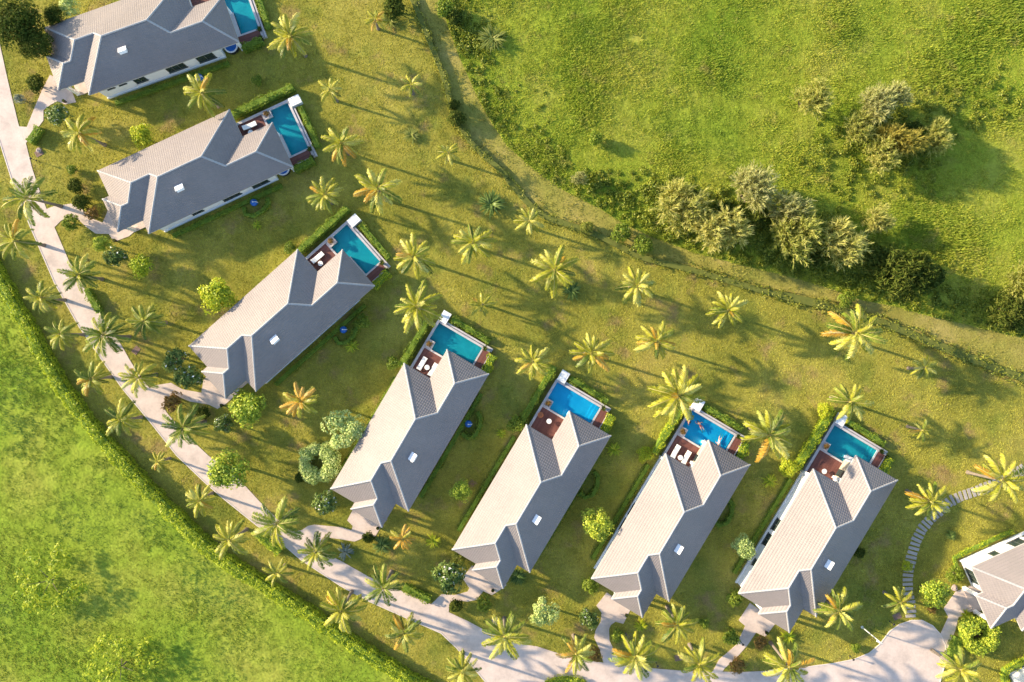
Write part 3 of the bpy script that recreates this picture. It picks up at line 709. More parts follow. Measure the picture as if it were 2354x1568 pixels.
def bush(kind, px, py, rp, label, hs=1.0, group='garden shrubs', cat='shrub', name='shrub'):
    r = rp/K*1.13; z = r*.8*hs
    x, y, _ = P(px, py, z*.7)
    o = link(name, None, None, (x, y, 0), rnd.uniform(0, 6.28)); tag(o, label, cat, group)
    if kind in ('strap', 'strapdark', 'agave', 'straplime'):
        mm = {'strap': lambda: strap_mesh('strap_leaf', 110, .045), 'strapdark': lambda: strap_mesh('glossy_leaf', 130, .05), 'agave': lambda: strap_mesh('grey_leaf', 40, .09, .8), 'straplime': lambda: strap_mesh('lime_leaf', 60, .07)}[kind]
        link('leaves', cached(('strap', kind), mm), o, None, None, (r, r, r*hs))
        link('stem', cached('stem', lambda: MB().lathe([(.16,-.05),(.13,.15),(.03,.3)], 7).mesh('stem', 'bark')), o, None, None, r)
        return o
    if kind.startswith('feather') or kind == 'amber':
        lf = {'feather': 'feather_leaf', 'feathergrey': 'feather_grey_leaf', 'amber': 'amber_leaf'}[kind]
        link('crown', cached(('feather', kind, rnd.randint(0, 1)), lambda: feather_mesh(lf)), o, (0, 0, r*.75*hs), rnd.uniform(0, 6.28), (r*rnd.uniform(1.0,1.4), r*rnd.uniform(1.0,1.3), r*1.15*hs))
    else:
        link('crown', cached(('crown', kind), CROWN[kind]), o, (0, 0, r*.62*hs), rnd.uniform(0, 6.28), (r, r, r*hs))
    link('stem', cached('bstem', lambda: MB().tube([(0,0,-.05),(.1,0,.3),(.25,.1,.7)], [.07,.05,.02], 5).tube([(0,0,0),(-.15,.05,.35),(-.3,-.1,.7)], [.06,.04,.02], 5).tube([(0,0,0),(.0,.2,.35),(.05,.4,.65)], [.05,.04,.02], 5).mesh('stem', 'bark')), o, None, None, (r, r, r*hs))
    return o
def hedge(pts, w, h, leaf, label, dens=55, size=.2, group=None, wob=.18):
    """leafy hedge along world points"""
    pts = [Vector((p[0], p[1])) for p in pts]; C = []; N = []
    core = MB(); L = []; Rr = []
    for i, p in enumerate(pts):
        t = (pts[min(i+1, len(pts)-1)]-pts[max(i-1, 0)]).normalized(); nn = Vector((-t.y, t.x)); L.append(p+nn*w*.36); Rr.append(p-nn*w*.36)
    for i in range(len(pts)-1):
        a, b = pts[i], pts[i+1]; ln = (b-a).length; t = (b-a)/max(ln, 1e-6); nn = np.array([-t.y, t.x])
        q = [L[i], L[i+1], Rr[i+1], Rr[i]]
        core.add([(v.x, v.y, h*.82) for v in q]+[(v.x, v.y, -.05) for v in q], [(3,2,1,0),(0,1,5,4),(2,3,7,6),(1,2,6,5),(3,0,4,7)])
        n = int(dens*ln*(w+1.5*h)); s = rng.random(n)*ln; pr = rng.random(n)*(w+1.5*h)
        top = (pr > .75*h) & (pr < .75*h+w)
        off = np.where(top, pr-.75*h-w/2, np.where(pr <= .75*h, -w/2, w/2)); z = np.where(top, h, np.where(pr <= .75*h, pr/.75, (w+1.5*h-pr)/.75))
        bx = a.x+t.x*s+nn[0]*off; by = a.y+t.y*s+nn[1]*off
        bulge = (vnoise(bx, by, .9, 12)-.5)*2*wob+(vnoise(bx+z, by, .35, 13)-.5)*wob
        rd = 1-.25*np.clip((np.abs(off)-w*.3)/(w*.2), 0, 1)*(z > h*.8)
        C.append(np.c_[bx+nn[0]*np.sign(off)*bulge, by+nn[1]*np.sign(off)*bulge, z*rd+bulge*(z > .5*h)])
        nv = np.c_[nn[0]*np.where(top, 0, np.sign(off)), nn[1]*np.where(top, 0, np.sign(off)), np.where(top, 1, .35)]; N.append(nv)
    V, F = leaf_geo(np.concatenate(C), np.concatenate(N), size, .8)
    o = link('hedge', me_from('hedge', V, F, leaf)); tag(o, label, 'hedge', group)
    link('branches', core.mesh('branches', 'olive_core' if leaf == 'upper_hedge_leaf' else 'hedge_core'), o)
    return o
def smooth_line(pts, n=6):
    out = []
    for i in range(len(pts)-1):
        p0 = pts[max(i-1, 0)]; p1 = pts[i]; p2 = pts[i+1]; p3 = pts[min(i+2, len(pts)-1)]
        for k in range(n):
            t = k/n; out.append(tuple(.5*((2*p1[j])+(-p0[j]+p2[j])*t+(2*p0[j]-5*p1[j]+4*p2[j]-p3[j])*t*t+(-p0[j]+3*p1[j]-3*p2[j]+p3[j])*t**3) for j in range(2)))
    return out+[pts[-1][:2]]

# ------------------------------------------------------------------ hedges
hedge([P(x, y, 1.5)[:2] for x, y in smooth_line(LOW_HEDGE, 3)], 1.75, 1.75, 'hedge_leaf', 'long bright green hedge between the lane and the outer field', 95, .23, None, .2)
ug = [P(x, y, .6)[:2] for x, y in smooth_line(UP_HEDGE, 3)]
hedge(ug[:26], .9, .75, 'upper_hedge_leaf', 'low olive hedge at the meadow, upper stretch from the top edge', 40, .24, 'meadow hedge stretches', .38)
hedge(ug[25:47], 1.1, .42, 'upper_hedge_leaf', 'low olive hedge at the meadow, middle stretch below the round bushes', 26, .28, 'meadow hedge stretches', .5)
hedge(ug[46:], 1.5, .5, 'upper_hedge_leaf', 'low olive hedge at the meadow, stretch running to the right edge', 28, .28, 'meadow hedge stretches', .5)
for i in range(7):
    n = ORD[i]
    if i > 0:
        top = (28.6, 28.4, 26.4, 28.6, 27.0, 28.4)[i-1]
        hedge([L2W(i, u, -.55)[:2] for u in np.arange(18.7, top, 1.2)], 1.05, 1.5, 'garden_leaf' if i < 5 else 'lime_leaf', 'clipped hedge beside the deck and pool of the %s villa' % n, 60, .2, 'hedges beside the pools', .22)
    hedge([L2W(i, u, v)[:2] for u, v in ((28.0,2.2),(28.0,4.3),(27.95,6.4),(27.85,8.4))], .95, .85, 'garden_leaf', 'leafy hedge behind the far pool edge of the %s villa' % n, 60, .2, 'hedges behind the pools', .22)
    hedge([L2W(i, u, v)[:2] for u, v in ((23.6,10.1),(24.6,10.0),(25.6,9.9),(26.6,9.85))], 1.1, 1.35, 'lime_leaf' if i in (2,3,4,5,6) else 'garden_leaf', 'short bushy hedge at the deck strip corner of the %s villa' % n, 60, .22, 'hedges at the deck strips', .25)
    if i < 5:
        hedge([L2W(i, u, 11.05)[:2] for u in np.arange(4.2, 21.5, 1.4)], .75, .6, 'garden_leaf', 'low hedge strip along the shaded side wall of the %s villa' % n, 50, .2, 'low hedges along walls', .2)
    if i in (1, 2, 3, 4, 5):
        hedge([L2W(i, u, v)[:2] for u, v in ((14.9,11.6),(14.7,12.6),(15.6,13.3),(17.0,13.2),(18.2,12.6),(18.5,11.8))], .7, .7, 'garden_leaf', 'curved planting bed hedge round the side corner of the %s villa' % n, 45, .24, 'curved bed hedges', .25)
    if i >= 3:
        hedge([L2W(i, u, -.3)[:2] for u in np.arange(1.6, 18, 1.4)], .7, .55, 'garden_leaf', 'low hedge strip along the sunlit side wall of the %s villa' % n, 45, .2, 'low hedges along sunlit walls', .2)
hedge([L2W(V8, u, v)[:2] for u, v in ((-.2,2.6),(-.2,1.0),(0,-.1),(2,-.25),(4,-.25),(6.5,-.25),(9,-.25))], .6, .5, 'lime_leaf', 'low hedge round the wall corner of the villa at the right edge', 50, .2, None, .2)
hedge([L2W(V9, u, v)[:2] for u, v in ((-.3,4.5),(-.3,2.5),(-.25,.9),(.3,-.1),(2,-.3),(4,-.3))], .9, .9, 'lime_leaf', 'yellow green hedge round the bottom right corner wall', 50, .2, None, .2)
hedge(PL([(75,330),(84,318),(92,306),(98,296)]), 1.2, 1.1, 'garden_leaf', 'short dark hedge at the junction of the first villa path', 55, .2)
hedge(PL([(205,665),(215,685),(226,703),(234,718)]), 1.0, .9, 'garden_leaf', 'narrow hedge beside the lane before the third villa', 55, .2)
hedge(PL([(930,1345),(950,1357),(972,1368),(990,1377)]), 1.2, .8, 'garden_leaf', 'low hedge on the lane edge before the fifth villa path', 55, .22)
hedge(PL([(600,1222),(615,1238),(632,1252),(648,1266)]), 1.3, 1.2, 'hedge_leaf', 'bright hedge on the verge under the dark bushy palm', 55, .22)
hedge(PL([(1255,1572),(1280,1563),(1305,1561),(1330,1566),(1345,1574)]), 1.3, .9, 'hedge_leaf', 'rounded hedge of the grass island at the bottom edge', 55, .22)
hedge(PL([(2180,1515),(2186,1495),(2192,1478),(2198,1462)]), 1.5, .9, 'garden_leaf', 'loose shrub border beside the path by the turning circle', 40, .26)
def ring_hedge(px, py, Rm, rm, h, leaf, label):
    x, y, _ = P(px, py, h*.7); n = 5200; a = rng.random(n)*2*math.pi; b = rng.random(n)*math.pi*1.25-.125*math.pi
    lump = 1+.5*(vnoise(np.cos(a)*3+9+Rm*5, np.sin(a)*3+9, 1.0, 3)-.5)*2+.12*rng.normal(0, 1, n)
    rr = Rm+rm*np.cos(b)*lump; z = h*.55+h*.5*np.sin(b)*lump
    C = np.c_[x+rr*np.cos(a), y+rr*np.sin(a), np.maximum(z, .1)]; N = np.c_[np.cos(b)*np.cos(a), np.cos(b)*np.sin(a), np.sin(b)]
    V, F = leaf_geo(C, N, .26, .5)
    o = link('ring_hedge', me_from('ring_hedge', V-np.array([x, y, 0]), F, leaf), None, (x, y, 0)); tag(o, label, 'hedge', 'ring shaped hedges')
    k = MB(); q = 28; VV = []
    for j in range(q):
        t = 2*math.pi*j/q
        for dr, zz in ((-.55,-.05),(-.55,h*.6),(.55,h*.6),(.55,-.05)): VV.append(((Rm+dr*rm)*math.cos(t), (Rm+dr*rm)*math.sin(t), zz))
    FF = [(j*4+s, j*4+s+1, ((j+1) % q)*4+s+1, ((j+1) % q)*4+s) for j in range(q) for s in range(3)]
    link('branches', k.add(VV, FF).mesh('branches', 'hedge_core'), o)
ring_hedge(731, 1064, 1.95, .95, 1.9, 'pale_leaf', 'ring shaped pale green shrub with hollow middle by the fourth villa')
ring_hedge(2253, 1460, 1.75, .9, 1.8, 'round_leaf', 'ring shaped green hedge with bare soil inside, bottom right')
sx, sy, _ = P(2250, 1457, 0)
tag(link('soil', MB().prism([(sx+1.3*math.cos(k*.4488), sy+1.3*math.sin(k*.4488)) for k in range(14)], -.05, .012).mesh('soil', 'bare_soil')), 'bare brown soil inside the ring hedge', 'soil', kind='structure')

# ------------------------------------------------------------------ broadleaf trees
T = [('lime',317,308,31,'round yellow green tree standing above the second villa roof'),('lime',320,610,26,'small round lime tree on the lawn between second and third villas'),
 ('lime',490,680,42,'large round lime tree at the roof edge of the third villa'),('round',562,940,44,'round leafy tree in front of the third villa entrance corner'),
 ('pale',787,992,44,'pale green leafy tree at the roof edge of the fourth villa'),('round',517,1085,46,'round green tree overhanging the lane below the third villa'),
 ('round',1375,1210,37,'round tree against the left eave of the sixth villa'),('pale',1250,1415,36,'pale green tree on the lawn between fifth and sixth villa paths'),
 ('glossy',1030,1335,38,'dark glossy tree with white flowers by the fifth villa path'),('pale',1715,1262,28,'small pale tree against the left wall of the seventh villa'),
 ('round',2157,1368,33,'leafy yellow green tree by the right edge villa entrance'),('glossy',745,1158,29,'dark glossy round tree with white flowers beside the fourth villa'),
 ('glossy',395,826,30,'dark flowering tree by the third villa, upper of the pair'),('glossy',425,868,31,'dark flowering tree by the third villa, lower of the pair'),
 ('glossy',1357,1427,24,'slim glossy tree beside the sixth villa path'),('glossy',125,258,28,'glossy flowering tree beside the first villa path'),
 ('glossy',258,590,26,'dark glossy tree below the second villa entrance'),('round',230,560,20,'small tree on reddish soil below the second villa entrance'),
 ('round',1060,1130,24,'small leafy tree between fourth and fifth villas'),('glossy',510,978,23,'dark glossy tree beside the lane below the round tree')]
for k, x, y, r, lb in T: tree(k, x, y, r, lb)
tree('dark', 22, 45, 55, 'tall dark tree filling the top left corner', 7, group='dark corner trees'); tree('dark', 68, 92, 40, 'dark tree in front of the first villa roof corner', 6, group='dark corner trees')
tree('pale', 152, 14, 24, 'pale leafy tree at the top edge behind the first villa', 4, group='dark corner trees'); tree('dark', 118, 30, 26, 'dark tree at the top edge between pale tree and corner tree', 4.5, group='dark corner trees')
tree('sparse', 98, 1345, 92, 'sparse leafy tree in the outer field, upper of the two', 3.0, group='field trees', flat=.4, thick=.02); tree('sparse', 262, 1545, 98, 'sparse leafy tree in the outer field at the bottom edge', 3.0, group='field trees', flat=.4, thick=.02)

# ------------------------------------------------------------------ shrubs
B = [('dkbush',88,195,22,'dark shrub beside the bend of the first villa path'),('grey',47,228,14,'grey blue shrub between lane and first villa path'),('bush',593,187,13,'small shrub alone on the lawn below the first villa'),
 ('bush',168,390,12,'small shrub at the top of the row left of the second villa'),('dkbush',178,428,19,'dark shrub in the middle of the row left of the second villa'),('dkbush',190,463,21,'dark shrub at the end of the row left of the second villa'),
 ('russet',215,490,18,'reddish shrub at the second villa entrance'),('clip',165,512,20,'round clipped shrub in the bend of the second villa path'),('straplime',590,517,11,'small light rosette on the lawn below the second villa'),
 ('clip',668,570,15,'round shrub at the end of the third villa pool hedge'),('russet',400,923,25,'clipped olive brown shrub beside the third villa path'),('dkbush',466,950,17,'dark shrub below the third villa path'),
 ('straplime',807,795,16,'light green rosette plant beside the third villa bed'),('bush',836,740,19,'leafy shrub beside the third villa filter tank'),('bush',906,835,17,'shrub at the end of the fourth villa pool hedge'),
 ('dkbush',846,1236,15,'dark shrub at the fourth villa porch corner'),('strapdark',877,1256,21,'dark spiky plant beside the fourth villa entrance'),('agave',791,1271,19,'grey round agave beside the fourth villa path'),
 ('straplime',995,1245,17,'light fan shaped plant beside the orange palm'),('pink',1086,1112,12,'bare pinkish shrub beside the small leafy tree'),('dkbush',690,1095,14,'dark shrub at the foot of the pale ring hedge'),
 ('clip',1112,1386,20,'round clipped shrub below the fifth villa porch'),('dkbush',1048,1393,17,'dark round shrub at the fifth villa path junction'),('straplime',1152,997,11,'small rosette on the lawn left of the fifth villa'),
 ('bush',1186,975,21,'leafy shrub at the end of the fifth villa pool hedge'),('strapdark',1190,1325,20,'spiky plant at the fifth villa front corner'),('hedgeball',1055,1283,17,'rounded shrub under the fifth villa roof corner'),
 ('clip',1357,1342,21,'round green shrub under the sixth villa roof corner'),('lime',1482,1043,18,'bright shrub at the end of the sixth villa pool hedge'),('straplime',1412,1035,16,'light rosette plant right of the fifth villa pool'),
 ('russet',1368,1503,18,'dark reddish shrub beside the sixth villa path by the lane'),('bush',1420,1458,17,'round shrub in the bend of the sixth villa path'),('straplime',1474,1440,15,'small light rosette below the sixth villa front corner'),
 ('clip',1687,1372,21,'round green shrub under the seventh villa roof corner'),('bush',1680,1463,20,'loose shrub left of the seventh villa path'),('russet',1747,1476,18,'brownish shrub right of the seventh villa path'),
 ('russet',1694,1527,20,'orange brown shrub beside the seventh villa path by the lane'),('straplime',1814,1465,17,'light spiky plant at the seventh villa front corner'),('bush',1618,1430,13,'small shrub on the lawn between sixth and seventh villas'),
 ('lime',1810,1075,22,'bright shrub below the end of the seventh villa pool hedge'),('straplime',1772,1108,17,'light rosette plant left of the seventh villa deck'),('topiary',1896,945,20,'bright yellow round topiary at the seventh villa pool hedge end'),
 ('dkbush',1975,1268,14,'dark shrub under the shaded eave of the seventh villa'),('clip',2192,1320,20,'round clipped shrub by the right edge villa wall'),('topiary',2083,1301,13,'yellow round shrub on the stepping stone path'),
 ('strapdark',2188,1232,12,'dark spiky plant on the lawn above the right edge villa'),('straplime',2225,1416,13,'light flowering shrub at the right edge villa porch'),('russet',2140,1400,11,'small reddish shrub by the turning circle'),
 ('bush',1965,1488,12,'small shrub beside the tall lamp pole'),('strap',945,309,19,'spiky pale plant alone on the upper lawn'),('strapdark',1130,468,29,'large spiky dark plant beside the low olive hedge'),
 ('strapdark',1315,668,22,'dark spiky plant at the foot of a central palm'),('dkbush',1045,244,14,'small dark round bush in the upper olive hedge'),('dkbush',1052,272,22,'larger dark round bush in the upper olive hedge'),
 ('clip',1429,537,24,'round bush beside the olive hedge, left of the pair'),('clip',1477,565,24,'round bush beside the olive hedge, right of the pair'),('hedgeball',1350,522,16,'small olive bush on the verge left of the round pair'),
 ('clip',1942,688,21,'round bush on the verge below the dark thicket'),('dkbush',905,18,28,'dark shrub at the top edge beside a small palm'),('strap',895,45,20,'pale spiky plant beside the small top edge palm'),
 ('strap',1132,85,32,'spiky pale plant in the meadow corner near the verge'),('bush',1025,22,22,'leafy bush at the top edge of the meadow corner'),('dkbush',1048,42,20,'dark bush at the top edge of the meadow corner'),]
for k, x, y, r, lb in B: bush(k, x, y, r, lb)
MD = [('feather',1848,235,34,'pale feathery shrub left of the ochre meadow thicket'),('feathergrey',1995,255,36,'grey feathery shrub at the top of the ochre meadow thicket'),('feathergrey',2045,235,30,'grey feathery shrub behind the ochre meadow thicket'),
 ('amber',2050,325,36,'ochre feathery shrub in the middle of the meadow thicket'),('feather',2015,365,32,'straw coloured shrub at the foot of the ochre thicket'),('feather',2140,320,28,'pale yellow shrub right of the ochre thicket'),
 ('dkbush',2090,310,28,'dark shrub between ochre and pale thicket shrubs'),('feather',1960,300,30,'olive feathery shrub left of the ochre shrub'),('feathergrey',1715,445,44,'grey feathery shrub topmost of the lower thicket'),
 ('feather',1552,480,42,'straw feathery shrub at the left end of the lower thicket'),('dkbush',1590,462,30,'dark leafy shrub behind the left end of the lower thicket'),('feather',1645,530,46,'straw feathery shrub left of centre in the lower thicket'),
 ('feathergrey',1805,480,40,'grey feathery shrub right of the topmost in the lower thicket'),('feather',1815,550,44,'bright straw feathery shrub in the lower thicket centre'),('feather',1915,562,42,'bright straw feathery shrub at the right end of the lower thicket'),
 ('dkbush',1745,500,30,'dark shrub gap between the grey feathery shrubs'),('dkbush',1862,590,30,'dark shrub between the two bright straw shrubs'),('thicket',2075,630,64,'large dark leafy thicket at the meadow edge'),
 ('dkbush',2010,600,36,'dark bush left of the large leafy thicket'),('thicket',2318,712,48,'dark leafy thicket by the right picture edge'),('dkbush',2140,640,30,'dark bush right of the large leafy thicket'),
 ('feather',2350,650,38,'pale feathery shrub at the right picture edge'),('feathergrey',1330,415,14,'small grey dry shrub at the meadow edge'),('feather',2010,500,26,'pale grassy shrub right of the lower thicket'),
('dkbush',1665,485,24,'small dark bush behind the straw shrubs'),('bush',1370,320,18,'green weed shrub alone in the lower meadow')]
for k, x, y, r, lb in MD: bush(k, x, y, r, lb, 1.15, 'meadow shrubs')
# planting in the terrace planters and pots
for i in range(7):
    x, y, _ = L2W(i, 23.42, 1.32)
    o = link('planter_shrub', None, None, (x, y, ZT+.05), rnd.random()*6); tag(o, 'small shrub growing in the pool planter of the %s villa' % ORD[i], 'shrub', 'planter shrubs')
    link('leaves', cached(('crown', 'russet'), CROWN['russet']), o, (0, 0, .38), None, .52)
    link('stem', cached('stem', None), o, None, None, 1.0)
    for (u, v, w_) in ((26.78,8.35,'inner'),(26.5,9.55,'outer')):
        x, y, _ = L2W(i, u, v); p = link('plant_pot', cached('pot', lambda: MB().lathe([(.16,0),(.24,.25),(.26,.42),(.22,.43),(.2,.36)], 14).mesh('plant_pot', 'black_pot')), None, (x, y, ZT+.02 if w_ == 'inner' else .0), 0)
        if w_ == 'outer': p.scale = (1.1, 1.1, 1.6)
        tag(p, 'black plant pot at the %s end of the %s villa pool edge' % (w_, ORD[i]), 'plant pot', 'black pots by the pools')
        link('leaves', cached(('strap', 'dk'), lambda: strap_mesh('dark_leaf', 46, .07)), p, (0, 0, .4), None, .5)
x, y, _ = L2W(4, 21.5, 1.25)
p = link('plant_pot', cached('bigpot', lambda: MB().lathe([(.2,0),(.36,.25),(.42,.5),(.36,.62),(.3,.63),(.28,.5)], 18).mesh('plant_pot', 'terracotta')), None, (x, y, ZT)); tag(p, 'round orange terracotta pot on the fifth villa deck', 'plant pot')
link('soil', MB().lathe([(.05,.44),(.29,.45)], 14).mesh('soil', 'bare_soil'), p)
# pots at the entrances
for (x, y), nm in (((148,233),'first'),((264,553),'second'),((510,932),'third'),((869,1214),'fourth'),((1133,1357),'fifth'),((1440,1414),'sixth'),((1762,1454),'seventh')):
    q = P(x, y, .3); p = link('plant_pot', cached('pot', None), None, (q[0], q[1], .045)); p.scale = (.9,.9,1.1); tag(p, 'dark pot at the entrance corner of the %s villa' % nm, 'plant pot', 'black entrance pots')
    link('leaves', cached(('strap', 'dk'), None), p, (0, 0, .4), None, .3)

# ------------------------------------------------------------------ palms
def frond_mesh(e0, bend, L, leaf, droop, nl=46):
    """frond of length L leaving the crown at elevation e0 and bending down; rachis along +x"""
    b = []; F = []; fm = []
    n = 12; pts = [(0., 0.)]; el = e0
    for i in range(n):
        el = e0-bend*((i+1)/n)**1.3; pts.append((pts[-1][0]+math.cos(el)*L/n, pts[-1][1]+math.sin(el)*L/n))
    pts = np.array(pts)
    def at(t):
        k = min(int(t*n), n-1); f = t*n-k; p = pts[k]*(1-f)+pts[k+1]*f; d_ = pts[k+1]-pts[k]; return p, d_/np.linalg.norm(d_)
    for i in range(n+1):
        w_ = .028*(1-i/n*.8)*L/3+.004; b += [(pts[i][0], -w_, pts[i][1]+.012), (pts[i][0], w_, pts[i][1]+.012)]
    for i in range(n): F.append((2*i, 2*i+2, 2*i+3, 2*i+1)); fm.append(1)
    for s in (-1, 1):
        for j in range(nl):
            t = .13+.87*(j+.5*rng.random())/nl; p, dd = at(min(t, .999))
            ll = L*(.21*math.sin(math.pi*(.20+.66*t))**.7)*(.85+.3*rng.random())+.02
            sw = R(38+18*t+rng.normal(0, 6)); fx, fy = math.sin(sw)*.9 if t < .95 else .95, math.cos(sw)
            dz = -droop*(.6+.8*rng.random()); w_ = .021*L*(.8+.4*rng.random())
            o = np.array([p[0], 0, p[1]]); fwd = np.array([dd[0], 0, dd[1]]); nrm = np.array([-dd[1], 0, dd[0]])
            dr = fwd*fx+np.array([0, s*fy, 0])+nrm*(dz+.25); dr /= np.linalg.norm(dr)
            mid = o+dr*ll*.5; dr2 = fwd*fx+np.array([0, s*fy, 0])+nrm*(dz-.1)-np.array([0,0,.35*droop]); dr2 /= np.linalg.norm(dr2); tip = mid+dr2*ll*.5
            k = len(b); b += [tuple(o), tuple(mid+fwd*w_), tuple(tip), tuple(mid-fwd*w_)]
            F.append((k, k+1, k+2, k+3) if s < 0 else (k+3, k+2, k+1, k)); fm.append(0)
    return me_from('frond', np.array(b), np.array(F), [leaf, 'rachis'], fm)
FK = [(R(74), R(55), .62, .35), (R(54), R(70), .88, .5), (R(33), R(68), 1.0, .6), (R(14), R(62), 1.0, .8), (R(-6), R(58), .92, 1.0)]
def frond(level, leaf, var): 
    e0, bd, L, dr = FK[level]
    return cached(('frond', level, leaf, var), lambda: frond_mesh(e0+rng.normal(0, .06), bd*(.9+.25*rng.random()), L, leaf, dr))
def palm_trunk(h, lean):
    b = MB(); n = 7; pts = []; rad = []
    for i in range(n+1):
        t = i/n; pts.append((lean*(t**1.6-1)*1.0, 0, h*t-(.08 if i == 0 else 0))); rad.append((.21-.07*t+.10*max(0, 1-t*6))*min(1, .65+h/14))
    b.tube(pts, rad, 9); return b.mesh('trunk', 'palm_bark')
def palm(px, py, rp, tone, label, h=None):
    r = rp/K; h = h or min(6.6, max(1.9, rp*.118))
    x, y, _ = P(px, py, h+.35); rs = r*(1-h/CH)*1.12
    o = link('palm_tree', None, None, (x, y, 0), 0); tag(o, label, 'palm tree', 'coconut palms')
    tr = link('trunk', cached(('ptr', round(h*2)/2), lambda: palm_trunk(round(h*2)/2, .25)), o); tr.rotation_euler = (0, 0, rnd.uniform(0, 6.28)); tr.scale.z = h/(round(h*2)/2)
    link('crown_shaft', cached('shaft', lambda: MB().lathe([(.10,-.25),(.17,.0),(.15,.3),(.06,.6)], 8).mesh('crown_shaft', 'rachis')), o, (0, 0, h), None, min(1, .5+rs/6))
    n = rnd.randint(17, 21) if rp > 34 else rnd.randint(12, 14)
    a0 = rnd.uniform(0, 6.28)
    for i in range(n):
        f = i/(n-1); lv = 0 if f < .14 else 1 if f < .36 else 2 if f < .62 else 3 if f < .86 else 4
        az = a0+i*2.39996+rnd.uniform(-.22,.22)
        q = rnd.random()
        if tone == 'g': leaf = 'frond_green' if q < .8 else 'frond_yellow'
        elif tone == 'o': leaf = 'frond_dry' if q < .65 else 'frond_yellow'
        elif tone == 'm': leaf = 'frond_green' if q < .45 else 'frond_yellow' if q < .92 else 'frond_dry'
        else: leaf = 'frond_yellow' if q < (.84 if lv < 3 else .6) else 'frond_green' if q < .94 else 'frond_dry'
        fo = link('frond', frond(lv, leaf, rnd.randint(0, 1)), o, (0, 0, h+.18-.05*lv), az, None)
        k = rs*rnd.uniform(.86, 1.12); fo.scale = (k, k, k); fo.rotation_euler = (rnd.uniform(-.25,.25), rnd.uniform(-.08,.08), az)
PALMS = [(665,82,50,'y','large yellow palm right of the first villa pool'),(862,42,26,'y','small palm at the top edge beside the dark shrub'),(945,193,28,'y','small palm in the upper lawn near the olive hedge'),
 (757,205,30,'y','small palm between the first villa shadow and second villa pool'),(460,212,48,'y','yellow palm on the lawn between the first and second villas'),(178,305,45,'y','palm beside the lane junction above the second villa'),
 (783,328,44,'y','palm right of the second villa pool'),(1030,350,29,'y','small palm nearest the olive hedge bend'),(745,447,40,'y','palm above the third villa pool hedge'),
 (868,433,55,'y','large palm right of the third villa pool top'),(1217,508,32,'y','small palm beside the olive hedge below the meadow'),(60,455,56,'g','dark green palm over the lane before the second villa path'),
 (30,553,46,'m','palm at the left picture edge below the dark lane palm'),(180,632,45,'g','dark palm over the lane left of the small lime tree'),(92,683,38,'m','palm on the verge, uppermost beside the long hedge'),
 (137,768,38,'m','palm on the verge, second beside the long hedge'),(237,770,52,'g','dark spreading palm over the lane above the third villa path'),(330,738,43,'g','dark palm on the lawn left of the third villa'),
 (208,872,40,'m','palm on the verge, third beside the long hedge'),(315,868,42,'m','palm at the lane edge beside the flowering trees'),(275,965,43,'m','palm on the verge, fourth beside the long hedge'),
 (420,985,50,'g','dark palm over the lane below the third villa path'),(360,1063,23,'y','tiny yellow palm on the verge between lane and long hedge'),(457,1153,36,'y','palm on the verge below the round lane tree'),
 (950,590,50,'y','palm right of the third villa pool corner'),(1087,557,50,'y','palm on the central lawn below the spiky dark plant'),(1275,620,56,'y','large palm in the centre of the lawn with spiky plant at its foot'),
 (957,705,58,'y','large palm left of the fourth villa pool'),(1108,700,31,'y','small palm right of the fourth villa pool top'),(1465,657,43,'y','palm on the central lawn below the pair of round bushes'),
 (1675,712,43,'y','palm below the lower thicket near the olive hedge'),(1510,785,46,'y','bright yellow palm in the middle of the right lawn'),(1360,812,48,'y','palm above the fifth villa pool, on open lawn'),
 (1225,832,42,'y','palm at the fifth villa pool hedge end'),(1970,765,62,'m','large palm near the olive hedge at right'),(2128,845,30,'y','thin pale palm right of the large hedge palm'),
 (1957,925,48,'y','palm beside the seventh villa pool corner box'),(2123,990,26,'y','small yellow palm alone on the right lawn'),(1560,910,64,'y','large palm overhanging the sixth villa pool'),
 (1770,1000,62,'m','large palm between the sixth and seventh villa pools'),(2305,1105,58,'y','palm over the stepping stones at the right edge'),(2143,1155,46,'y','palm over the bend of the stepping stones'),
 (690,922,44,'o','orange tinted palm on the lawn between third and fourth villas'),(635,1205,60,'g','dark bushy palm at the lane by the fourth villa path'),(525,1243,45,'y','palm beside the long hedge, left of the dark bushy palm'),
 (725,1270,43,'g','dark palm over the lane at the fourth villa path'),(635,1320,33,'y','palm touching the long hedge below the dark bushy palm'),(880,1353,48,'g','dark palm over the lane between fourth and fifth paths'),
 (785,1405,52,'y','yellow palm by the long hedge below the fourth villa'),(928,1457,42,'m','green palm by the long hedge below the fifth villa path'),(1062,1545,43,'y','palm at the bottom edge left of the wide lane fork'),
 (1160,1465,54,'m','palm over the lane fork below the fifth villa'),(1325,1505,43,'m','palm over the lane left of the sixth villa path'),(1460,1512,54,'y','palm over the lane right of the sixth villa path'),
 (1558,1437,45,'y','palm on the lawn right of the sixth villa front'),(1608,1528,48,'y','palm at the lane left of the seventh villa path'),(1815,1535,56,'y','large palm over the lane right of the seventh villa path'),
 (1930,1405,48,'m','palm under the shaded corner of the seventh villa'),(2073,1387,36,'y','palm at the lower end of the stepping stones'),(2210,1540,50,'y','yellow palm at the bottom edge right of the turning circle'),
 (925,1240,32,'o','small orange palm in front of the fourth villa')]
for a in PALMS: palm(*a)

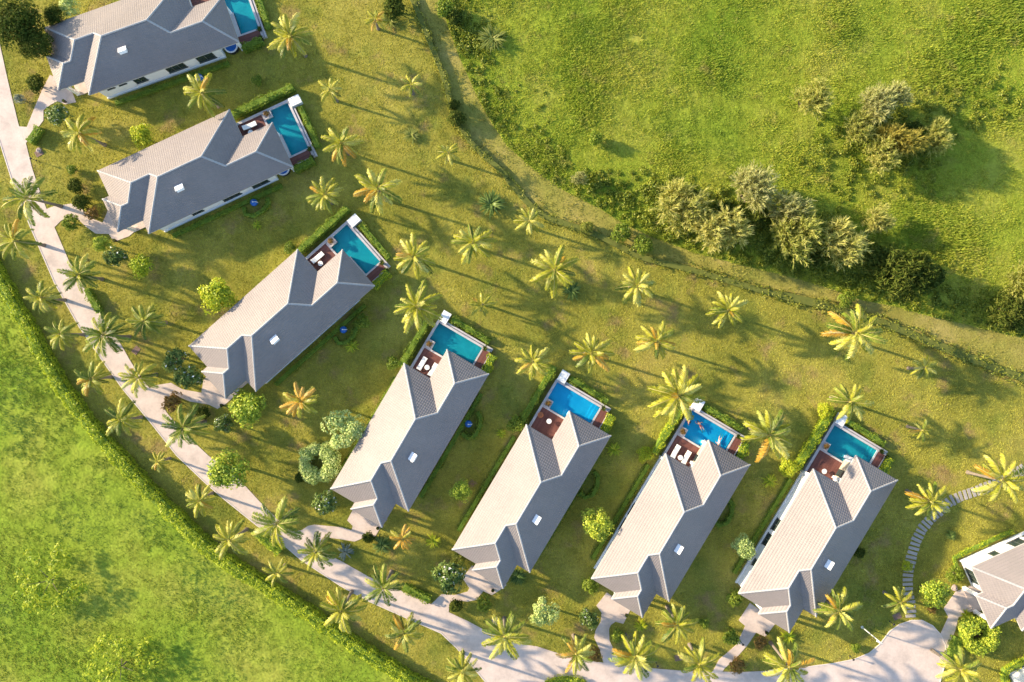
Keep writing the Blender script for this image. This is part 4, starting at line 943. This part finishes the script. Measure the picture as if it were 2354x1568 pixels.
# ------------------------------------------------------------------ small things
def filter_tank(i):
    x, y, _ = L2W(i, 16.5, 11.65); o = link('filter_tank', None, None, (x, y, 0)); tag(o, 'round blue pool filter tank beside the %s villa' % ORD[i], 'tank', 'blue filter tanks')
    link('tank', cached('tank', lambda: MB().lathe([(.3,0),(.3,.1),(.44,.25),(.50,.5),(.46,.75),(.3,.92),(.12,.98)], 18).mesh('tank', 'blue_plastic', True)), o)
    link('valve', cached('valve', lambda: MB().box(-.08,.08,-.08,.08,.96,1.12).box(.08,.5,-.04,.04,1.0,1.08).box(.46,.54,-.05,.05,.3,1.1).mesh('valve', 'white_plastic')), o)
for i in (0, 1, 2, 3): filter_tank(i)
for i in (0, 1):
    x, y, _ = L2W(i, 22.2, 9.12); o = link('spa_tub', None, None, (x, y, 0)); tag(o, 'round %s under the eave of the %s villa' % ('blue spa tub' if i == 0 else 'dark spa tub', ORD[i]), 'tub', 'round spa tubs')
    link('shell', cached('tub', lambda: MB().lathe([(.75,0),(.95,.15),(1.0,.75),(.98,.8),(.86,.8),(.82,.7)], 26).mesh('shell', 'tub_black', True)), o)
    link('rim', cached('rim', lambda: MB().lathe([(.84,.801),(.98,.801),(.98,.86),(.80,.87)], 26).mesh('rim', 'white_plastic')), o)
    link('water', cached('tubw', lambda: MB().lathe([(.3,.865),(.79,.872)], 24).mesh('water', 'blue_plastic')), o)
def lamp_pole():
    x, y, _ = P(1982, 1442); o = link('street_lamp', None, None, (x, y, 0), R(150)); tag(o, 'tall pale lamp pole beside the turning circle', 'street lamp')
    link('pole', MB().tube([(0,0,0),(0,0,2.5),(0,0,5.4)], [.085,.07,.05], 10).mesh('pole', 'pole_paint'), o)
    link('base', MB().lathe([(.2,0),(.2,.05),(.11,.09),(.10,.3)], 12).mesh('base', 'pole_paint'), o)
    link('arm', MB().tube([(0,0,5.35),(.25,0,5.6),(.7,0,5.68)], [.04,.035,.03], 8).mesh('arm', 'pole_paint'), o)
    link('lamp_head', MB().box(.6,1.15,-.1,.1,5.63,5.74).box(.66,1.1,-.075,.075,5.60,5.63).mesh('lamp_head', 'pole_paint'), o)
lamp_pole()
for x, y, lb in ((1953,1508,'black garden lamp beside the lane before the turning circle'),(83,369,'black garden lamp on the lawn above the second villa'),(2045,1428,'black garden lamp above the turning circle'),
                 (387,1052,'black garden lamp on the verge by the tiny yellow palm'),(1508,1523,'black garden lamp by the lane between sixth and seventh paths'),(715,1253,'black garden lamp at the fourth villa path bend'),
                 (1702,1474,'black garden lamp on the seventh villa path edge')):
    q = P(x, y); o = link('garden_lamp', None, None, q); tag(o, lb, 'garden lamp', 'black garden lamps')
    link('post', cached('lpost', lambda: MB().lathe([(.10,0),(.10,.04),(.045,.06),(.045,.95)], 10).mesh('post', 'black_metal')), o)
    link('lamp_shade', cached('lsh', lambda: MB().lathe([(.08,.95),(.09,1.15),(.17,1.16),(.10,1.24),(.03,1.27)], 14).mesh('lamp_shade', 'black_metal')), o)
for x, y, rz, lb in ((313,805,.9,'rusty drain grate in the lawn beside the flowering trees'),(2062,1417,.4,'grey drain grate near the lower stepping stones'),(1560,1512,.2,'drain grate by the lane near the sixth villa lawn'),(90,352,.5,'rusty drain grate beside the lane above the second villa')):
    q = P(x, y); o = link('drain_grate', None, None, (q[0], q[1], 0), rz); tag(o, lb, 'drain grate', 'drain grates')
    link('frame', cached('dfr', lambda: MB().box(-.55,.55,-.4,-.3,-.02,.05).box(-.55,.55,.3,.4,-.02,.05).box(-.55,-.45,-.3,.3,-.02,.05).box(.45,.55,-.3,.3,-.02,.05).mesh('frame', 'drain_iron')), o)
    for k in range(5): link('bar', cached('dbar', lambda: MB().box(-.06,.06,-.3,.3,-.02,.04).mesh('bar', 'drain_iron')), o, (-.32+.16*k, 0, 0))
def rock(px, py, s, lb):
    q = P(px, py); n = 9; b = MB(); b.lathe([(s*.9,-.05),(s,.2*s),(s*.8,.55*s),(s*.4,.75*s),(s*.1,.8*s)], n); V = np.array(b.V); V += rng.normal(0, .09*s, V.shape)
    tag(link('rock', me_from('rock', V, b.F, 'rock'), None, (q[0], q[1], 0)), lb, 'rock', 'garden rocks')
rock(1140, 1428, .55, 'grey rock on the lawn above the lane fork palm'); rock(2193, 1351, .45, 'pale rock by the right edge villa entrance'); rock(90, 346, .4, 'rock beside the lane at the dark junction hedge')

# ------------------------------------------------------------------ people in the sixth pool
def person(loc, rz, joints, label, wear, shirt):
    """one skinned body; joints: name -> (xyz, radius); +x is headward for swimmers"""
    o = link('person', None, None, loc, rz); tag(o, label, 'person')
    names = list(joints); idx = {n: i for i, n in enumerate(names)}
    E = [('pelvis','chest'),('chest','neck'),('neck','head'),('head','crown'),('chest','sl'),('sl','el'),('el','hl'),('hl','fl'),('chest','sr'),('sr','er'),('er','hr'),('hr','fr'),
         ('pelvis','pl'),('pl','kl'),('kl','al'),('al','tl'),('pelvis','pr'),('pr','kr'),('kr','ar'),('ar','tr')]
    m = bpy.data.meshes.new('body'); m.from_pydata([joints[n][0] for n in names], [(idx[a], idx[b]) for a, b in E], []); m.update()
    m.materials.append(MATS['skin'])
    b = bpy.data.objects.new('body', m); col.objects.link(b); b.parent = o
    sk = b.modifiers.new('skin', 'SKIN'); 
    if not m.skin_vertices: 
        bpy.context.view_layer.objects.active = b; bpy.ops.mesh.customdata_skin_add()
    for i, n in enumerate(names):
        r = joints[n][1]; m.skin_vertices[0].data[i].radius = (r, r); m.skin_vertices[0].data[i].use_root = (n == 'pelvis')
    ss = b.modifiers.new('sub', 'SUBSURF'); ss.levels = 1; ss.render_levels = 2
    h = joints['head'][0]; c = joints['crown'][0]; hd = Vector(c)-Vector(h)
    hair = MB().lathe([(.115,-.03),(.118,.05),(.095,.11),(.04,.145)], 12).mesh('hair', 'hair_black', True)
    ho = link('hair', hair, o); mid = Vector(h)+hd*.35; ho.location = mid; ho.rotation_euler = hd.to_track_quat('Z', 'Y').to_euler()
    P0 = Vector(joints['pelvis'][0]); P1 = Vector(joints['chest'][0]); t = (P1-P0)
    a, bb = (P0-t*.18, P0+t*.30) if not shirt else (P0-t*.15, P1+t*.1)
    link('swimwear', MB().tube([a, a.lerp(bb, .5), bb], [.165,.165,.16], 12).mesh('swimwear', wear), o)
    return o
sw = dict(pelvis=((0,0,0),.125), chest=((.42,0,.05),.135), neck=((.60,0,.06),.06), head=((.70,0,.09),.095), crown=((.86,0,.10),.07),
          sl=((.46,.19,.03),.062), el=((.70,.34,-.02),.046), hl=((.95,.30,-.03),.034), fl=((1.08,.27,-.03),.02), sr=((.46,-.19,.03),.062), er=((.34,-.44,-.02),.046), hr=((.12,-.56,-.05),.034), fr=((0,-.60,-.05),.02),
          pl=((-.08,.10,-.01),.098), kl=((-.48,.17,-.05),.066), al=((-.86,.22,-.06),.045), tl=((-1.04,.24,-.07),.026), pr=((-.08,-.10,-.01),.098), kr=((-.48,-.15,-.03),.066), ar=((-.88,-.12,-.06),.045), tr=((-1.06,-.12,-.07),.026))
a6 = VILLAS[5][1]
def face(u0, v0, u1, v1):
    p, q = L2W(5, u0, v0), L2W(5, u1, v1); return math.atan2(q[1]-p[1], q[0]-p[0])
person(L2W(5, 25.36, 3.2, ZW+.0), face(25.1, 3.8, 25.67, 2.7), sw, 'person in red swimwear swimming across the sixth villa pool', 'swim_red', False)
person(L2W(5, 24.95, 6.52, ZW+.0), face(25.4, 6.4, 24.6, 6.6), sw, 'person in white swimming toward the house in the sixth pool', 'swim_white', True)
st = dict(pelvis=((0,0,0),.125), chest=((.05,0,.42),.14), neck=((.06,0,.60),.058), head=((.08,0,.70),.095), crown=((.08,0,.87),.07),
          sl=((.04,.2,.48),.06), el=((.12,.36,.28),.045), hl=((.25,.46,.12),.033), fl=((.33,.48,.07),.02), sr=((.04,-.2,.48),.06), er=((.12,-.36,.28),.045), hr=((.25,-.46,.12),.033), fr=((.33,-.48,.07),.02),
          pl=((.06,.11,-.06),.095), kl=((.40,.13,-.10),.066), al=((.44,.13,-.26),.045), tl=((.58,.13,-.29),.028), pr=((.06,-.11,-.06),.095), kr=((.40,-.13,-.10),.066), ar=((.44,-.13,-.26),.045), tr=((.58,-.13,-.29),.028))
person(L2W(5, 25.0, 1.35, ZW-.02), face(25, 1.3, 25.3, 3), st, 'person in pink swimwear sitting in the corner of the sixth pool', 'swim_pink', True)
